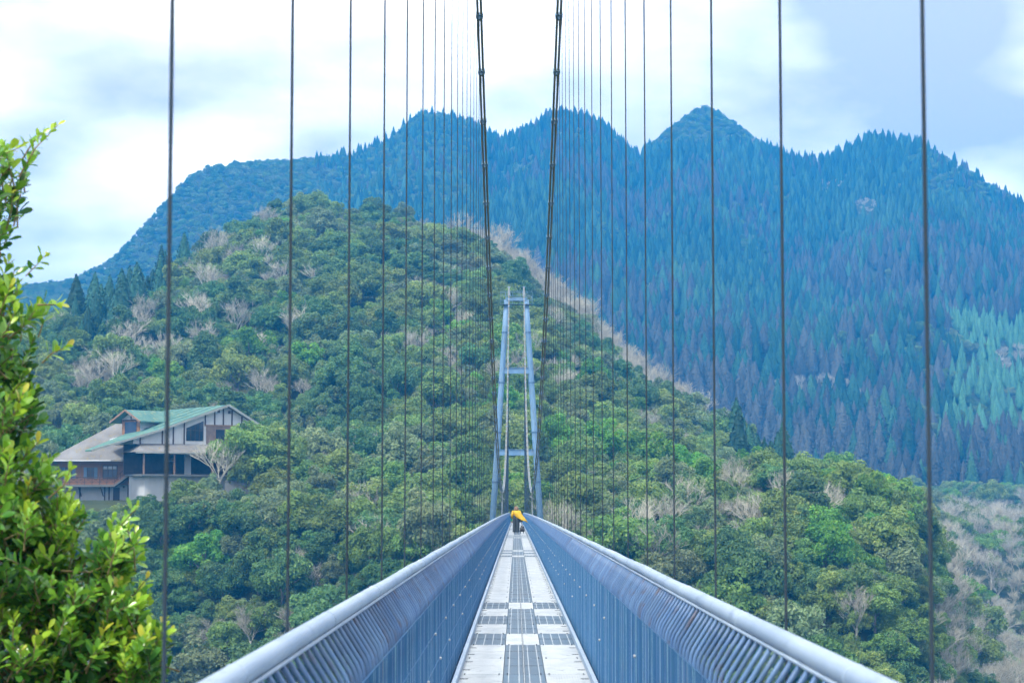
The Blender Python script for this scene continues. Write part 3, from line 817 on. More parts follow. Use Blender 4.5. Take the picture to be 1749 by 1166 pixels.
def cedar_mesh(name, seed, mat, HT=17.0, R0=3.9, tiers=34, per=20):
    """dense conical crown: a lumpy body with small sprays over it"""
    g = np.random.default_rng(seed)
    prof = lambda f: R0 * (1 - f ** 1.75) * (.55 + .45 * min(1, f / .16)) + .05
    na, nh = 12, 13
    ang = np.arange(na) * 2 * math.pi / na
    vs_, qs = [], []
    for k in range(nh):
        f = k / (nh - 1); rr = prof(f) * .86 * g.uniform(.84, 1.12, na)
        vs_.append(np.stack([np.cos(ang + k * .2) * rr, np.sin(ang + k * .2) * rr, HT * (.10 + .90 * f) + g.normal(0, .22, na) * (1 - f)], 1))
    vs_ = np.concatenate(vs_)
    for k in range(nh - 1):
        for a_ in range(na): qs.append((k * na + a_, k * na + (a_ + 1) % na, (k + 1) * na + (a_ + 1) % na, (k + 1) * na + a_))
    c, n, s, t = [], [], [], []
    for k in range(tiers):
        f = (k + .5) / tiers
        r_ = prof(f); z = HT * (.10 + .90 * f)
        m = max(4, int(per * (r_ / R0) + 4))
        a = g.uniform(0, 2 * math.pi, m); rr = r_ * g.uniform(.80, 1.10, m)
        c.append(np.stack([np.cos(a) * rr, np.sin(a) * rr, z - rr * .10 + g.normal(0, .15, m)], 1))
        n.append(unit(np.stack([np.cos(a) * .8, np.sin(a) * .8, np.full(m, .6)], 1) + g.normal(size=(m, 3)) * .3))
        s.append(g.uniform(.24, .46, m)); t.append(np.clip(g.normal(.5, .16, m), 0, 1))
    c, n, s, t = map(np.concatenate, (c, n, s, t))
    v, q = leaf_quads(c, n, s, g, 1.3)
    qs = np.array(qs)
    m = MB(); m.tube([(0, 0, -1.5), (0, 0, HT * .5), (0, 0, HT * .95)], [.24, .16, .03], 5)
    me = np_mesh(name, np.concatenate([vs_, v]), np.concatenate([qs, q + len(vs_)]), mat, np.concatenate([np.full(len(qs), .3), t]))
    sm = np.zeros(len(qs) + len(q), bool); sm[:len(qs)] = True
    me.polygons.foreach_set('use_smooth', sm)
    return me, m

KINDS = ['mid', 'olive', 'dark', 'bright', 'silver']
SHAPES = [dict(R0=3.2, HT=6.8, nl=22, flat=.8), dict(R0=3.5, HT=6.2, nl=26, flat=.7), dict(R0=2.7, HT=7.4, nl=19, flat=.95), dict(R0=3.0, HT=6.6, nl=15, flat=.85)]
CR = {}
for i, k in enumerate(KINDS):
    for j, s in enumerate(SHAPES):
        CR[(k, j)] = crown_mesh('crown', 100 + i * 10 + j, LEAF[k], **s)
TRK = [trunk_mesh('trunk', 40 + j, s['R0'], s['HT']) for j, s in enumerate(SHAPES)]
BT, BB = [], []
for j in range(4):
    a, b = bare_parts(70 + j, 6.6 + .5 * j)
    BT.append(a.mesh('trunk', M_bare, True)); BB.append(b.mesh('branches', M_bare))
a, b = bare_parts(91, 6.4)
BLOS_T = a.mesh('trunk', M_bare, True)
BLOS_B = b.mesh('branches', M_blos)
g = np.random.default_rng(5)
vv = np.empty(len(BLOS_B.vertices) * 3, np.float32); BLOS_B.vertices.foreach_get('co', vv); vv = vv.reshape(-1, 3)
vv = vv[vv[:, 2] > 3.3]; vv = vv[g.integers(0, len(vv), 2600)] + g.normal(0, .12, (2600, 3))
v, q = leaf_quads(vv, unit(g.normal(size=(2600, 3))), g.uniform(.05, .10, 2600), g, 1.0)
BLOS_F = np_mesh('blossom', v, q, M_blos)
CED = {}
for i, (k, mt) in enumerate((('cedar', M_cedar), ('russet', M_rust), ('teal', M_teal), ('fresh', M_ced2))):
    for j in range(3):
        CED[(k, j)] = cedar_mesh('crown', 300 + i * 10 + j, mt, R0=(3.2, 3.8, 2.8)[j] * (0.85 if k == 'teal' else 1))
CEDT = CED[('cedar', 0)][1].mesh('trunk', M_bark)

# candidate places on the slopes
def jitter(x0, x1, y0, y1, st, seed):
    g = np.random.default_rng(seed)
    gx, gy = np.meshgrid(np.arange(x0, x1, st), np.arange(y0, y1, st))
    gx = gx + (np.arange(gx.shape[0])[:, None] % 2) * st * .5
    return gx.ravel() + g.uniform(-.42, .42, gx.size) * st, gy.ravel() + g.uniform(-.42, .42, gx.size) * st

def visible(x, y, ztop, canopy, n=70):
    ok = np.ones(len(x), bool)
    for f in np.linspace(.16, .985, n):
        xx, yy = CAMX + (x - CAMX) * f, y * f
        zz = CAMZ + (ztop - CAMZ) * f
        gap = (1 - f) * y
        cn = np.where(gap > 12, np.interp(yy, [0, 200, 240, 650, 900, 1200], [0, 0, 1, 1, 2.4, 2.4]) * canopy, 0)
        cn = np.where((np.abs(xx + 50) < 20) & (np.abs(yy - 316) < 17), 0, cn)
        ok &= zz > H(xx, yy) + cn
    return ok

def seg_dist(px_, py_, a, b):
    ax, ay = a; bx, by = b
    t_ = np.clip(((px_ - ax) * (bx - ax) + (py_ - ay) * (by - ay)) / ((bx - ax) ** 2 + (by - ay) ** 2), 0, 1)
    return np.hypot(px_ - ax - t_ * (bx - ax), py_ - ay - t_ * (by - ay))

PX = []      # x y z scale rot kind shape px py
for (x0, x1, y0, y1, st, sd) in ((-75, 75, 205, 330, 2.65, 1), (-190, 170, 330, 640, 3.8, 2), (-210, 200, 640, 790, 7.0, 3)):
    x, y = jitter(x0, x1, y0, y1, st, sd)
    z = H(x, y)
    u, v = px(x, y, z + 4)
    g = np.random.default_rng(sd + 50)
    scl = np.clip(np.exp(g.normal(-.04, .30, len(x))), .5, 1.75) * np.interp(y, [200, 330, 640], [.76, .80, .88])
    keep = (u > -220) & (u < 1990) & (v < 1330)
    # clear of the bridge, its tower, and the lodge
    keep &= ~((np.abs(x) < 5.0) & (y < 270) & (z + 7 * scl > -1.2))
    keep &= ~((np.abs(x) < 3.6) & (y < 283))
    keep &= ~((x > -66) & (x < -31.5) & (y > 294) & (y < 342))
    keep &= ~((np.abs(x + 34) < 6) & (np.abs(y - 299) < 3.5))
    top_lim = np.interp(u, [60, 238, 262, 400, 430, 620], [858, 857, 797, 797, 828, 838])
    ut, vt = px(x, y, z + 8.3 * scl)
    infront = (u > 50) & (u < 440) & (y < 300)
    sh = np.where(infront & (vt < top_lim), np.clip(((HY - top_lim) / FPX * y + CAMZ - z) / 8.3, 0, 9), scl)
    keep &= sh > .26
    scl = np.minimum(scl, np.maximum(sh, .26))
    x, y, z, u, v, scl = (q_[keep] for q_ in (x, y, z, u, v, scl))
    vis = visible(x, y, z + 7 * scl, 3.0)
    x, y, z, u, v, scl = (q_[vis] for q_ in (x, y, z, u, v, scl))
    n = len(x)
    # what grows where
    cn = fbm(x / 26, y / 40, 31, 3)
    bare = .035 + .28 * np.clip((fbm(x / 15 + 9, y / 22, 77, 2) - .62) * 7, 0, 1)
    def zone(u0, u1, v0, v1, p):
        global bare
        bare = np.where((u > u0) & (u < u1) & (v > v0) & (v < v1), p, bare)
    zone(130, 290, 535, 660, .38); zone(400, 525, 570, 700, .26); zone(265, 410, 960, 1090, .2); zone(290, 480, 350, 480, .22)
    zone(1600, 2000, 850, 1400, .62); zone(1330, 1540, 690, 815, .75); zone(540, 800, 270, 345, .5); zone(1390, 1560, 930, 1090, .1)
    bare = np.where((u > 40) & (u < 450) & (y < 312) & (v < 900), 0.0, bare)
    rd_ = np.minimum(seg_dist(u, v, (770, 385), (900, 480)), np.minimum(seg_dist(u, v, (900, 480), (1060, 600)), seg_dist(u, v, (1060, 600), (1240, 735))))
    bare = np.where((np.abs(y - np.interp(u, *crest_d) - 36) < 28) & (u > 740) & (u < 1320) & (y < 640), .97, bare)
    ced = np.where((u > 128) & (u < 315) & (np.abs(y - np.interp(u, *crest_d)) < 34), .85, 0)
    ced = np.where((u > 1250) & (u < 1345) & (v > 690) & (v < 800) & (y > 345), .9, ced)
    ced = np.where((u > 1050) & (u < 1260) & (rd_ < 75) & (y > np.interp(u, *crest_d) + 62) & (v < 735), .5, ced)
    rr = g.uniform(0, 1, n); rk_ = g.uniform(0, 1, n)
    sil = np.interp(y, [250, 500], [.16, .24])
    for i in range(n):
        if rr[i] < ced[i]: k = 'cedar'
        elif rr[i] < ced[i] + bare[i] * (1 - ced[i]): k = 'bare'
        else:
            c_ = cn[i] * .8 + .1 + (rk_[i] - .5) * .5
            k = 'dark' if c_ < .36 else 'silver' if c_ < .36 + sil[i] * .62 else 'mid' if c_ < .57 else 'olive' if c_ < .80 else 'bright'
            if 1380 < u[i] < 1540 and 800 < v[i] < 960 and rk_[i] < .55: k = 'bright'
            if 280 < u[i] < 385 and 905 < v[i] < 975: k = 'bright'
            if y[i] > 330 and u[i] < 480 and v[i] > 520 and rk_[i] < .7: k = 'dark' if rk_[i] < .5 else 'silver'
        PX.append((x[i], y[i], z[i], scl[i], g.uniform(0, 6.28), k, int(g.integers(0, 4)), u[i], v[i]))
for mx_, my_, ms_, mk_, mj_ in ((-39.2, 300.5, 1.25, 'bare', 1), (-37.4, 302.5, 1.05, 'bare', 2), (-40.0, 299.2, .62, 'silver', 2), (-35.4, 303.5, 1.5, 'mid', 0), (-33.0, 306.0, 1.6, 'olive', 1), (-31.8, 303.0, 1.3, 'mid', 3), (-35.6, 300.0, .95, 'mid', 2)):
    mz_ = float(H(mx_, my_)); mu_, mv_ = px(mx_, my_, mz_ + 4)
    PX.append((mx_, my_, mz_, ms_, mx_ * 3.1 % 6.28, mk_, mj_, float(mu_), float(mv_)))
PX.append((47.0, 262.0, float(H(47.0, 262.0)) + .5, 1.05, 1.0, 'blossom', 0, 1585, 1060))

# undergrowth between the near trees, and the leafless strip along the ridge
x, y = jitter(-72, 72, 215, 330, 2.5, 71)
z = H(x, y); u, v = px(x, y, z + 2)
keep = (u > -60) & (u < 1800) & (v < 1250) & ~((np.abs(x) < 5.0) & (y < 285)) & ~((x > -66) & (x < -31.5) & (y > 293) & (y < 342))
keep &= ~((u > 50) & (u < 440) & (y < 300) & (v < 850))
x, y, z, u, v = (q_[keep] for q_ in (x, y, z, u, v))
g = np.random.default_rng(72)
UNDER = [(x[i], y[i], z[i] - .5, g.uniform(.34, .6), g.uniform(0, 6.28), ('mid', 'dark', 'mid', 'olive', 'silver')[int(g.integers(0, 5))], int(g.integers(0, 4)), u[i], v[i]) for i in range(len(x))]
uu = g.uniform(742, 1315, 420)
yy_ = np.interp(uu, *crest_d) + g.uniform(10, 58, 420)
xx_ = CAMX + (uu - VX) / FPX * yy_
zz_ = H(xx_, yy_)
for i in range(230):
    UNDER.append((xx_[i], yy_[i], zz_[i], g.uniform(.7, 1.15), g.uniform(0, 6.28), 'bare', int(g.integers(0, 4)), uu[i], 0.0))

# far mountain forest
x, y = jitter(-460, 520, 790, 1250, 6.7, 9)
x2_, y2_ = jitter(-460, 520, 1250, 1760, 5.6, 10)
x, y = np.concatenate([x, x2_]), np.concatenate([y, y2_])
z = H(x, y)
u, v = px(x, y, z + 10)
keep = (u > -260) & (u < 2010)
x, y, z, u, v = (q_[keep] for q_ in (x, y, z, u, v))
vis = visible(x, y, z + 20, 5.0)
x, y, z, u, v = (q_[vis] for q_ in (x, y, z, u, v))
g = np.random.default_rng(99)
FAR = []
nz = fbm(x / 120, y / 160, 55, 3); nz2 = fbm(x / 45, y / 60, 66, 2); nz3 = fbm(x / 70 + 5, y / 110, 88, 3); nz4 = fbm(x / 60, y / 60 + 7, 15, 2)
rr = g.uniform(0, 1, len(x))
for i in range(len(x)):
    bl = 1.0 if u[i] < 540 else .75 if (u[i] < 800 and v[i] < 330) else .04
    if 1100 < u[i] < 1320 and v[i] < 235: bl = 1.0
    if u[i] > 1580 and v[i] < 330: bl = .7
    if nz2[i] > .74: bl = max(bl, .5)
    spot = min(math.hypot((u[i] - a) / e, (v[i] - b) / f) for a, b, e, f in ((1390, 640, 95, 16), (1480, 335, 22, 12), (1725, 590, 34, 18), (1420, 300, 26, 9), (1650, 870, 110, 22), (1250, 228, 40, 8)))
    if spot < 1 and rr[i] < .8: k = 'bare'
    elif rr[i] < bl: k = ('dark', 'mid', 'silver')[int(g.integers(0, 3))]
    elif u[i] > 1590 and 520 < v[i] < 720 and nz[i] + (u[i] - 1650) / 260 > .42: k = 'teal'
    else: k = 'russet' if nz[i] + .25 * g.uniform(-1, 1) + (.09 if v[i] > 430 else -.08) > .62 else 'fresh' if nz3[i] + .2 * g.uniform(-1, 1) > .56 else 'cedar'
    s_ = g.uniform(.72, 1.2) * (.72 + .56 * nz4[i]) if k in ('cedar', 'russet', 'fresh') else g.uniform(.6, .8) if k == 'teal' else g.uniform(1.0, 1.45)
    s_ *= np.interp(y[i], [800, 1100, 1350], [.92, .86, .64])
    FAR.append((x[i], y[i], z[i], s_, g.uniform(0, 6.28), k, int(g.integers(0, 3)), u[i], v[i]))

# single trees: the ones that show largest, in frame; the rest as woodland
inframe = lambda e: -30 < e[7] < 1780 and e[8] < 1200
def split(es, n):
    s_ = sorted([e for e in es if inframe(e)], key=lambda e: -e[3] / e[1])
    a = s_[:n]; ids = set(id(e) for e in a)
    return a, [e for e in es if id(e) not in ids]
isbl = lambda e: e[5] in KINDS
big_b, rest_b = split([e for e in PX if isbl(e)], 300)
big_n, rest_n = split([e for e in PX if e[5] == 'bare'], 150)
big_c, rest_c = split([e for e in PX if e[5] == 'cedar'], 120)
far_c, far_rest = split([e for e in FAR if e[5] in ('cedar', 'russet', 'teal', 'fresh') and e[7] > 1100], 170)
ids = set(id(e) for e in far_c); far_rest = [e for e in FAR if id(e) not in ids]

COLW = {'mid': 'mid green tree', 'olive': 'olive green tree', 'dark': 'dark green tree', 'bright': 'bright green tree',
        'silver': 'grey-green tree', 'bare': 'leafless grey tree', 'cedar': 'dark green cedar', 'russet': 'russet cedar', 'teal': 'pale green cypress', 'fresh': 'mid green cedar', 'blossom': 'white blossoming tree'}
def region(e):
    u_, v_, d_ = e[7], e[8], e[1]
    if d_ > 780: return 'on the far mountain'
    if u_ < 450 and d_ < 312: return 'below the lodge'
    if u_ < 450 and d_ < 420 and v_ > 560: return 'behind the lodge'
    if u_ < 450: return 'on hill left of lodge' if u_ < 250 else 'high above the lodge'
    if u_ < 885 and d_ < 300: return 'on bank left of bridge'
    if u_ < 885: return 'on hillside left of tower' if v_ > 600 else 'on hilltop left of tower'
    if u_ < 1600 and d_ < 332: return 'on knoll right of bridge' if u_ > 1150 else 'right of tower foot'
    if u_ < 1600: return 'on hillside right of tower' if v_ < 760 else 'behind the right knoll'
    return 'in ravine at right edge'
ORD = ['first', 'second', 'third', 'fourth', 'fifth', 'sixth', 'seventh', 'eighth', 'ninth', 'tenth', 'eleventh', 'twelfth', 'thirteenth', 'fourteenth', 'fifteenth', 'sixteenth', 'seventeenth', 'eighteenth', 'nineteenth', 'twentieth']
LBL = {}
def label_all(es):
    sets = {}
    for e in es: sets.setdefault((region(e), e[5]), []).append(e)
    for (rg, k), mem in sets.items():
        if len(mem) == 1: LBL[id(mem[0])] = f'{COLW[k]} {rg}'; continue
        mem.sort(key=lambda e: e[8])
        nb = -(-len(mem) // 9)
        for b_ in range(nb):
            band = mem[b_ * len(mem) // nb:(b_ + 1) * len(mem) // nb]
            band.sort(key=lambda e: e[7])
            bw = '' if nb == 1 else (('upper', 'lower') if nb == 2 else ('upper', 'middle', 'lower') if nb == 3 else [ORD[q_] for q_ in range(nb)])[b_] + ' row'
            for i_, e in enumerate(band):
                LBL[id(e)] = f"{COLW[k]}, {ORD[i_] if i_ < 20 else 'last'} from left{' in ' + bw if bw else ''} {rg}"
label_all(big_b + big_n + big_c + far_c + [e for e in PX if e[5] == 'blossom'])

def place(e):
    x_, y_, z_, s_, r_, k, j = e[:7]
    cat = 'tree'
    nm = {'bare': 'bare_tree', 'cedar': 'cedar_tree', 'russet': 'cedar_tree', 'fresh': 'cedar_tree', 'teal': 'cypress_tree', 'blossom': 'blossoming_tree'}.get(k, 'broadleaf_tree')
    root = link(nm, None, None, (x_, y_, z_ - .2), r_, (s_, s_, s_ * (0.92 + 0.2 * ((x_ * 7.13) % 1))))
    if isbl(e):
        link('trunk', TRK[j], root); link('crown', CR[(k, j)], root)
    elif k == 'bare':
        link('trunk', BT[j], root); link('branches', BB[j], root)
    elif k == 'blossom':
        link('trunk', BLOS_T, root); q_ = link('branches', BLOS_B, root); link('blossom', BLOS_F, q_)
    else:
        sc_ = .62 if y_ < 780 else 1.0
        root.scale = (s_ * sc_, s_ * sc_, s_ * sc_)
        link('trunk', CEDT, root); link('crown', CED[(k, j % 3)][0], root)
    tag(root, LBL[id(e)], cat, f'{nm.replace("_", " ")}s {region(e)}')
for e in big_b + big_n + big_c + far_c + [e for e in PX if e[5] == 'blossom']:
    place(e)

# the rest: instanced woodland, one object per stretch
def scatter(name, label, es):
    protos, keys = bpy.data.collections.new(name + '_source'), {}
    def key(e):
        k = e[5]; return (k, e[6] % 3 if k in ('cedar', 'russet', 'teal', 'fresh') else e[6])
    ks = sorted(set(key(e) for e in es))
    for i, kk in enumerate(ks):
        if kk[0] in ('cedar', 'russet', 'teal', 'fresh'): me = CED[kk][0]
        elif kk[0] == 'bare': me = BB[kk[1]]
        else: me = CR[kk]
        o = bpy.data.objects.new(f'{name}_source_{i:02d}', me); protos.objects.link(o); keys[kk] = i
    me = bpy.data.meshes.new(name)
    me.vertices.add(len(es))
    me.vertices.foreach_set('co', np.array([(e[0], e[1], e[2] - .3) for e in es], np.float32).ravel())
    for nm, tp, vals in (('scl', 'FLOAT', [e[3] * (  .62 if e[5] == 'cedar' and e[1] < 780 else 1) for e in es]), ('rot', 'FLOAT', [e[4] for e in es]), ('idx', 'INT', [keys[key(e)] for e in es])):
        me.attributes.new(nm, tp, 'POINT').data.foreach_set('value', vals)
    ob = link(name, me); tag(ob, label, kind='stuff')
    ng = bpy.data.node_groups.new(name, 'GeometryNodeTree')
    ng.interface.new_socket('Geometry', in_out='INPUT', socket_type='NodeSocketGeometry')
    ng.interface.new_socket('Geometry', in_out='OUTPUT', socket_type='NodeSocketGeometry')
    N = ng.nodes
    gi, go = N.new('NodeGroupInput'), N.new('NodeGroupOutput')
    ip, ci = N.new('GeometryNodeInstanceOnPoints'), N.new('GeometryNodeCollectionInfo')
    ci.inputs['Collection'].default_value = protos
    ci.inputs['Separate Children'].default_value = True; ci.inputs['Reset Children'].default_value = True
    def att(nm, tp):
        a_ = N.new('GeometryNodeInputNamedAttribute'); a_.data_type = tp; a_.inputs['Name'].default_value = nm
        return a_.outputs['Attribute']
    cx = N.new('ShaderNodeCombineXYZ')
    L = ng.links
    L.new(att('rot', 'FLOAT'), cx.inputs['Z'])
    L.new(gi.outputs[0], ip.inputs['Points']); L.new(ci.outputs[0], ip.inputs['Instance'])
    ip.inputs['Pick Instance'].default_value = True
    L.new(att('idx', 'INT'), ip.inputs['Instance Index']); L.new(cx.outputs[0], ip.inputs['Rotation'])
    L.new(att('scl', 'FLOAT'), ip.inputs['Scale']); L.new(ip.outputs[0], go.inputs[0])
    ob.modifiers.new('scatter', 'NODES').node_group = ng
    return ob
scatter('hill_woods', 'mixed woodland covering the hill behind the tower and lodge', rest_b + rest_n + rest_c + UNDER)
scatter('mountain_forest', 'hazy cedar and broadleaf forest covering the far mountains', far_rest)
print('TREES', len(PX), len(FAR), len(big_b), len(big_n), len(big_c), len(far_c))
# ------------------------------------------------------------------ broad-leaved shrub beside the near end
t = NT('glossy_shrub_leaf')
at = t.node('ShaderNodeAttribute'); at.attribute_name = 'tint'
c = t.ramp(at.outputs['Fac'], [(0.0, (0.028, 0.095, 0.03)), (0.3, (0.08, 0.25, 0.038)), (0.6, (0.26, 0.50, 0.045)), (0.85, (0.42, 0.57, 0.05)), (1.0, (0.58, 0.50, 0.07))])  # old to young leaf; the darkest end also paints inner shade
oi = t.node('ShaderNodeObjectInfo'); hs = t.node('ShaderNodeHueSaturation')
p = t.principled(c, 0.22, 0, 0.6)
tr = t.node('ShaderNodeBsdfTranslucent'); t.l.new(c, tr.inputs['Color'])
mx = t.node('ShaderNodeMixShader'); mx.inputs[0].default_value = .32
t.l.new(p.outputs[0], mx.inputs[1]); t.l.new(tr.outputs[0], mx.inputs[2]); t.l.new(mx.outputs[0], t.out.inputs['Surface'])
M_shrub = t.m
M_twig = weathered('shrub_twig', (0.16, 0.12, 0.05), (0.26, 0.20, 0.09), 20, .8)
LV = np.array([(0, 0, 0), (-.16, .3, .045), (.16, .3, .045), (-.25, .62, .06), (.25, .62, .06), (-.17, .88, .03), (.17, .88, .03), (0, 1, -.03), (0, .3, 0), (0, .62, .01), (0, .88, -.01)])
LV[:, 0] *= 0.92
LF = np.array([(0, 8, 1), (0, 2, 8), (1, 8, 9), (1, 9, 3), (8, 2, 4), (8, 4, 9), (3, 9, 10), (3, 10, 5), (9, 4, 6), (9, 6, 10), (5, 10, 7), (10, 6, 7)])
gb = np.random.default_rng(17)
SD = 9.6
KP = FPX / SD
def b3(u, v, d=0.0):
    y = SD + d
    return np.array([CAMX + (u - VX) / FPX * y, y, CAMZ + (HY - v) / FPX * y])
# masses of the crown: picture column, row, radii, number of shoots
MASS = [(8, 285, 48, 52, 9), (0, 470, 36, 34, 4), (-22, 330, 26, 50, 3), (-22, 375, 34, 60, 7), (12, 565, 62, 95, 22), (10, 690, 66, 80, 22), (25, 820, 78, 90, 30), (30, 930, 110, 90, 40), (125, 1000, 95, 90, 46), (205, 935, 36, 55, 12),
        (170, 1105, 95, 80, 46), (245, 1135, 40, 52, 16), (222, 1030, 38, 55, 14), (262, 1090, 30, 40, 9), (60, 880, 90, 60, 26), (40, 1100, 110, 90, 44), (-70, 700, 60, 260, 30), (150, 1240, 130, 80, 30)]
base_pt = b3(-60, 1650); root_pt = np.array([base_pt[0] - .5, SD + .2, float(H(base_pt[0] - .5, SD)) - .1])
shrub = link('leafy_shrub', None, loc=tuple(root_pt))
tag(shrub, 'glossy bright green broad-leaved shrub close beside the near end of the bridge', 'shrub')
wood = MB(); twigs = MB()
top_w = b3(-70, 1150)
wood.tube([(0, 0, -.3), tuple((b3(-110, 1900) - root_pt)), tuple(b3(-80, 1400) - root_pt), tuple(top_w - root_pt), tuple(b3(-60, 800) - root_pt), tuple(b3(-40, 520) - root_pt)], [.09, .075, .06, .045, .03, .014], 8)
wood.build('trunk', M_twig, shrub, True)
leaves = []
def shoot(tip, d, ln, nleaf, young_lit, lsz):
    d = d / np.linalg.norm(d)
    st = tip - d * ln
    bend = gb.normal(0, .06, 3) * ln
    twigs.tube([tuple(st - root_pt), tuple(st + d * ln * .5 + bend - root_pt), tuple(tip - root_pt)], [.0042, .003, .0016], 4, cap=False)
    u_ = np.cross(d, gb.normal(size=3)); u_ /= np.linalg.norm(u_); w_ = np.cross(d, u_)
    a0 = gb.uniform(0, 6.28)
    for k in range(nleaf):
        f = .12 + .88 * (k + .5) / nleaf
        p_ = st + d * ln * f + bend * 4 * f * (1 - f)
        a_ = a0 + k * 2.4
        rad = u_ * math.cos(a_) + w_ * math.sin(a_)
        ax = d * (.35 + .65 * f ** 2) + rad * (1.05 - .55 * f ** 2) + np.array([0, 0, .15])
        ax /= np.linalg.norm(ax)
        nr_ = d * .8 - rad * .35 + gb.normal(0, .28, 3) + np.array([0, 0, .35])
        nr_ -= ax * nr_.dot(ax); nr_ /= np.linalg.norm(nr_)
        sx = np.cross(ax, nr_)
        L_ = lsz * gb.uniform(.55, 1.25) * (1 - .35 * max(0, f - .8) / .2)
        tn = np.clip(young_lit * .88 * (.35 + .65 * f) + gb.normal(0, .1), 0, 1)  # younger towards the shoot tip, with the shoot's painted light carried in
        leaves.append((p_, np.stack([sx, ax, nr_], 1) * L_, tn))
    return st
for (u, v, ru, rv, ns) in MASS:
    c0 = b3(u, v)
    hub = b3(u * .6 - 40, v + rv * .5, .1)
    twigs.tube([tuple(hub - root_pt), tuple((hub + c0) / 2 - root_pt + gb.normal(0, .02, 3)), tuple(c0 - root_pt)], [.012, .009, .006], 5, cap=False)
    twigs.tube([tuple(b3(-65, min(v + 200, 1400)) - root_pt), tuple(hub - root_pt)], [.018, .012], 5, cap=False)
    for k in range(int(ns * (1.8 if v < 800 else 2.3))):
        q = gb.normal(size=3); q /= np.linalg.norm(q); q *= gb.uniform(.3, 1) ** .45
        tip = c0 + np.array([q[0] * ru / KP, q[1] * .34, q[2] * rv / KP])
        d = np.array([q[0] * .7 + .25, q[1] * .5 - .25, q[2] * .35 + .75]) + gb.normal(0, .25, 3)
        lit_tint = np.clip(.47 + .48 * q[2] + .28 * q[0] - .2 * q[1] + gb.normal(0, .16), .0, 1)  # tint mixes leaf age with painted light: pale at top right, dark underneath
        shoot(tip, d, gb.uniform(.13, .22), int(gb.integers(10, 16)), lit_tint, .066)
for (u0, v0, u1, v1, n_) in ((25, 300, 92, 208, 15), (30, 270, 68, 222, 10), (190, 960, 240, 862, 15), (40, 470, 75, 432, 9), (60, 520, 98, 520, 9), (70, 620, 112, 592, 10), (85, 850, 122, 800, 9), (230, 1090, 296, 1075, 12), (210, 1030, 255, 985, 10), (5, 390, 14, 325, 7)):
    a_, b_ = b3(u0, v0, gb.uniform(-.15, .1)), b3(u1, v1, gb.uniform(-.2, .1))
    shoot(b_, b_ - a_, float(np.linalg.norm(b_ - a_)), n_, .95, .060)
def leaf_me(tn):
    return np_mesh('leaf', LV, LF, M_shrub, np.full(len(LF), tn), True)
# the three hundred leaves that show most are single pieces
def show(l):
    uu, vv_ = px(*l[0])
    inn = (0 < uu < 320) and (150 < vv_ < 1166)
    return (inn, -l[0][1] + .9 * abs(float(l[1][1, 2])) / .056 * 0 + gb.normal(0, .02))
order = sorted(range(len(leaves)), key=lambda i: show(leaves[i]), reverse=True)
TL = [leaf_me(x_) for x_ in (.08, .25, .4, .55, .7, .82, .95)]
TV = np.array([.08, .25, .4, .55, .7, .82, .95])
for i in order[:300]:
    p_, Mx, tn = leaves[i]
    o = link('leaf', TL[int(np.argmin(np.abs(TV - tn)))], shrub)
    m4 = Matrix.Identity(4)
    for a_ in range(3):
        for b_ in range(3): m4[a_][b_] = float(Mx[a_, b_])
        m4[a_][3] = float(p_[a_] - root_pt[a_])
    o.matrix_local = m4
V, F, T = [], [], []
for k, i in enumerate(order[300:]):
    p_, Mx, tn = leaves[i]
    V.append(LV @ Mx.T + p_ - root_pt); F.append(LF + k * len(LV)); T.append(np.full(len(LF), tn))
fo = link('foliage', np_mesh('foliage', np.concatenate(V), np.concatenate(F), M_shrub, np.concatenate(T), True), shrub); fo['kind'] = 'stuff'
tw = twigs.build('twigs', M_twig, shrub, True); tw['kind'] = 'stuff'
print('LEAVES', len(leaves))
# ------------------------------------------------------------------ walker with a yellow coat, and a wheeled bag
PY = 133.0
PZ = camber(PY) + 0.004
M_coat = weathered('yellow_coat', (0.62, 0.36, 0.008), (0.72, 0.45, 0.015), 4, .6, bump=.2)
M_trou = weathered('dark_trousers', (0.03, 0.04, 0.05), (0.05, 0.065, 0.07), 6, .85)
M_skin = weathered('skin', (0.45, 0.27, 0.19), (0.52, 0.32, 0.23), 6, .55)
M_hair = weathered('brown_hair', (0.16, 0.09, 0.05), (0.30, 0.19, 0.11), 14, .5, stretch=(1, 1, .2))
M_shoe = weathered('white_shoe', (0.32, 0.34, 0.34), (0.4, 0.41, 0.41), 6, .6)
M_bag = weathered('black_bag', (0.012, 0.013, 0.015), (0.03, 0.032, 0.035), 6, .6)
def skin_obj(name, verts, edges, radii, mat, parent, sub=2):
    me = bpy.data.meshes.new(name)
    me.from_pydata(verts, edges, [])
    me.materials.append(mat)
    o = link(name, me, parent)
    o.modifiers.new('skin', 'SKIN'); o.modifiers.new('sub', 'SUBSURF').levels = sub
    o.modifiers['sub'].render_levels = sub
    sv = me.skin_vertices[0].data
    for i, r_ in enumerate(radii): sv[i].radius = (r_, r_) if not hasattr(r_, '__len__') else r_
    sv[0].use_root = True
    o.modifiers['skin'].use_smooth_shade = True
    return o
person = link('person', None, loc=(-0.05, PY, PZ))
tag(person, 'person in blowing yellow coat and dark trousers walking away along the deck', 'person')
V = [(0, 0, .86), (0, 0, 1.05), (0, .01, 1.24), (0, .02, 1.33), (0, .03, 1.40), (0, .035, 1.47), (0, .03, 1.53),
     (-.09, 0, .80), (-.10, .04, .45), (-.10, .0, .08), (-.105, .12, .035),
     (.08, 0, .80), (.09, .0, .45), (.08, -.09, .09), (.085, .02, .035),
     (-.16, 0, 1.27), (-.22, .0, 1.03), (-.20, .10, .85), (-.195, .14, .78),
     (.16, 0, 1.27), (.23, -.03, 1.03), (.27, .0, .82), (.285, .01, .74)]
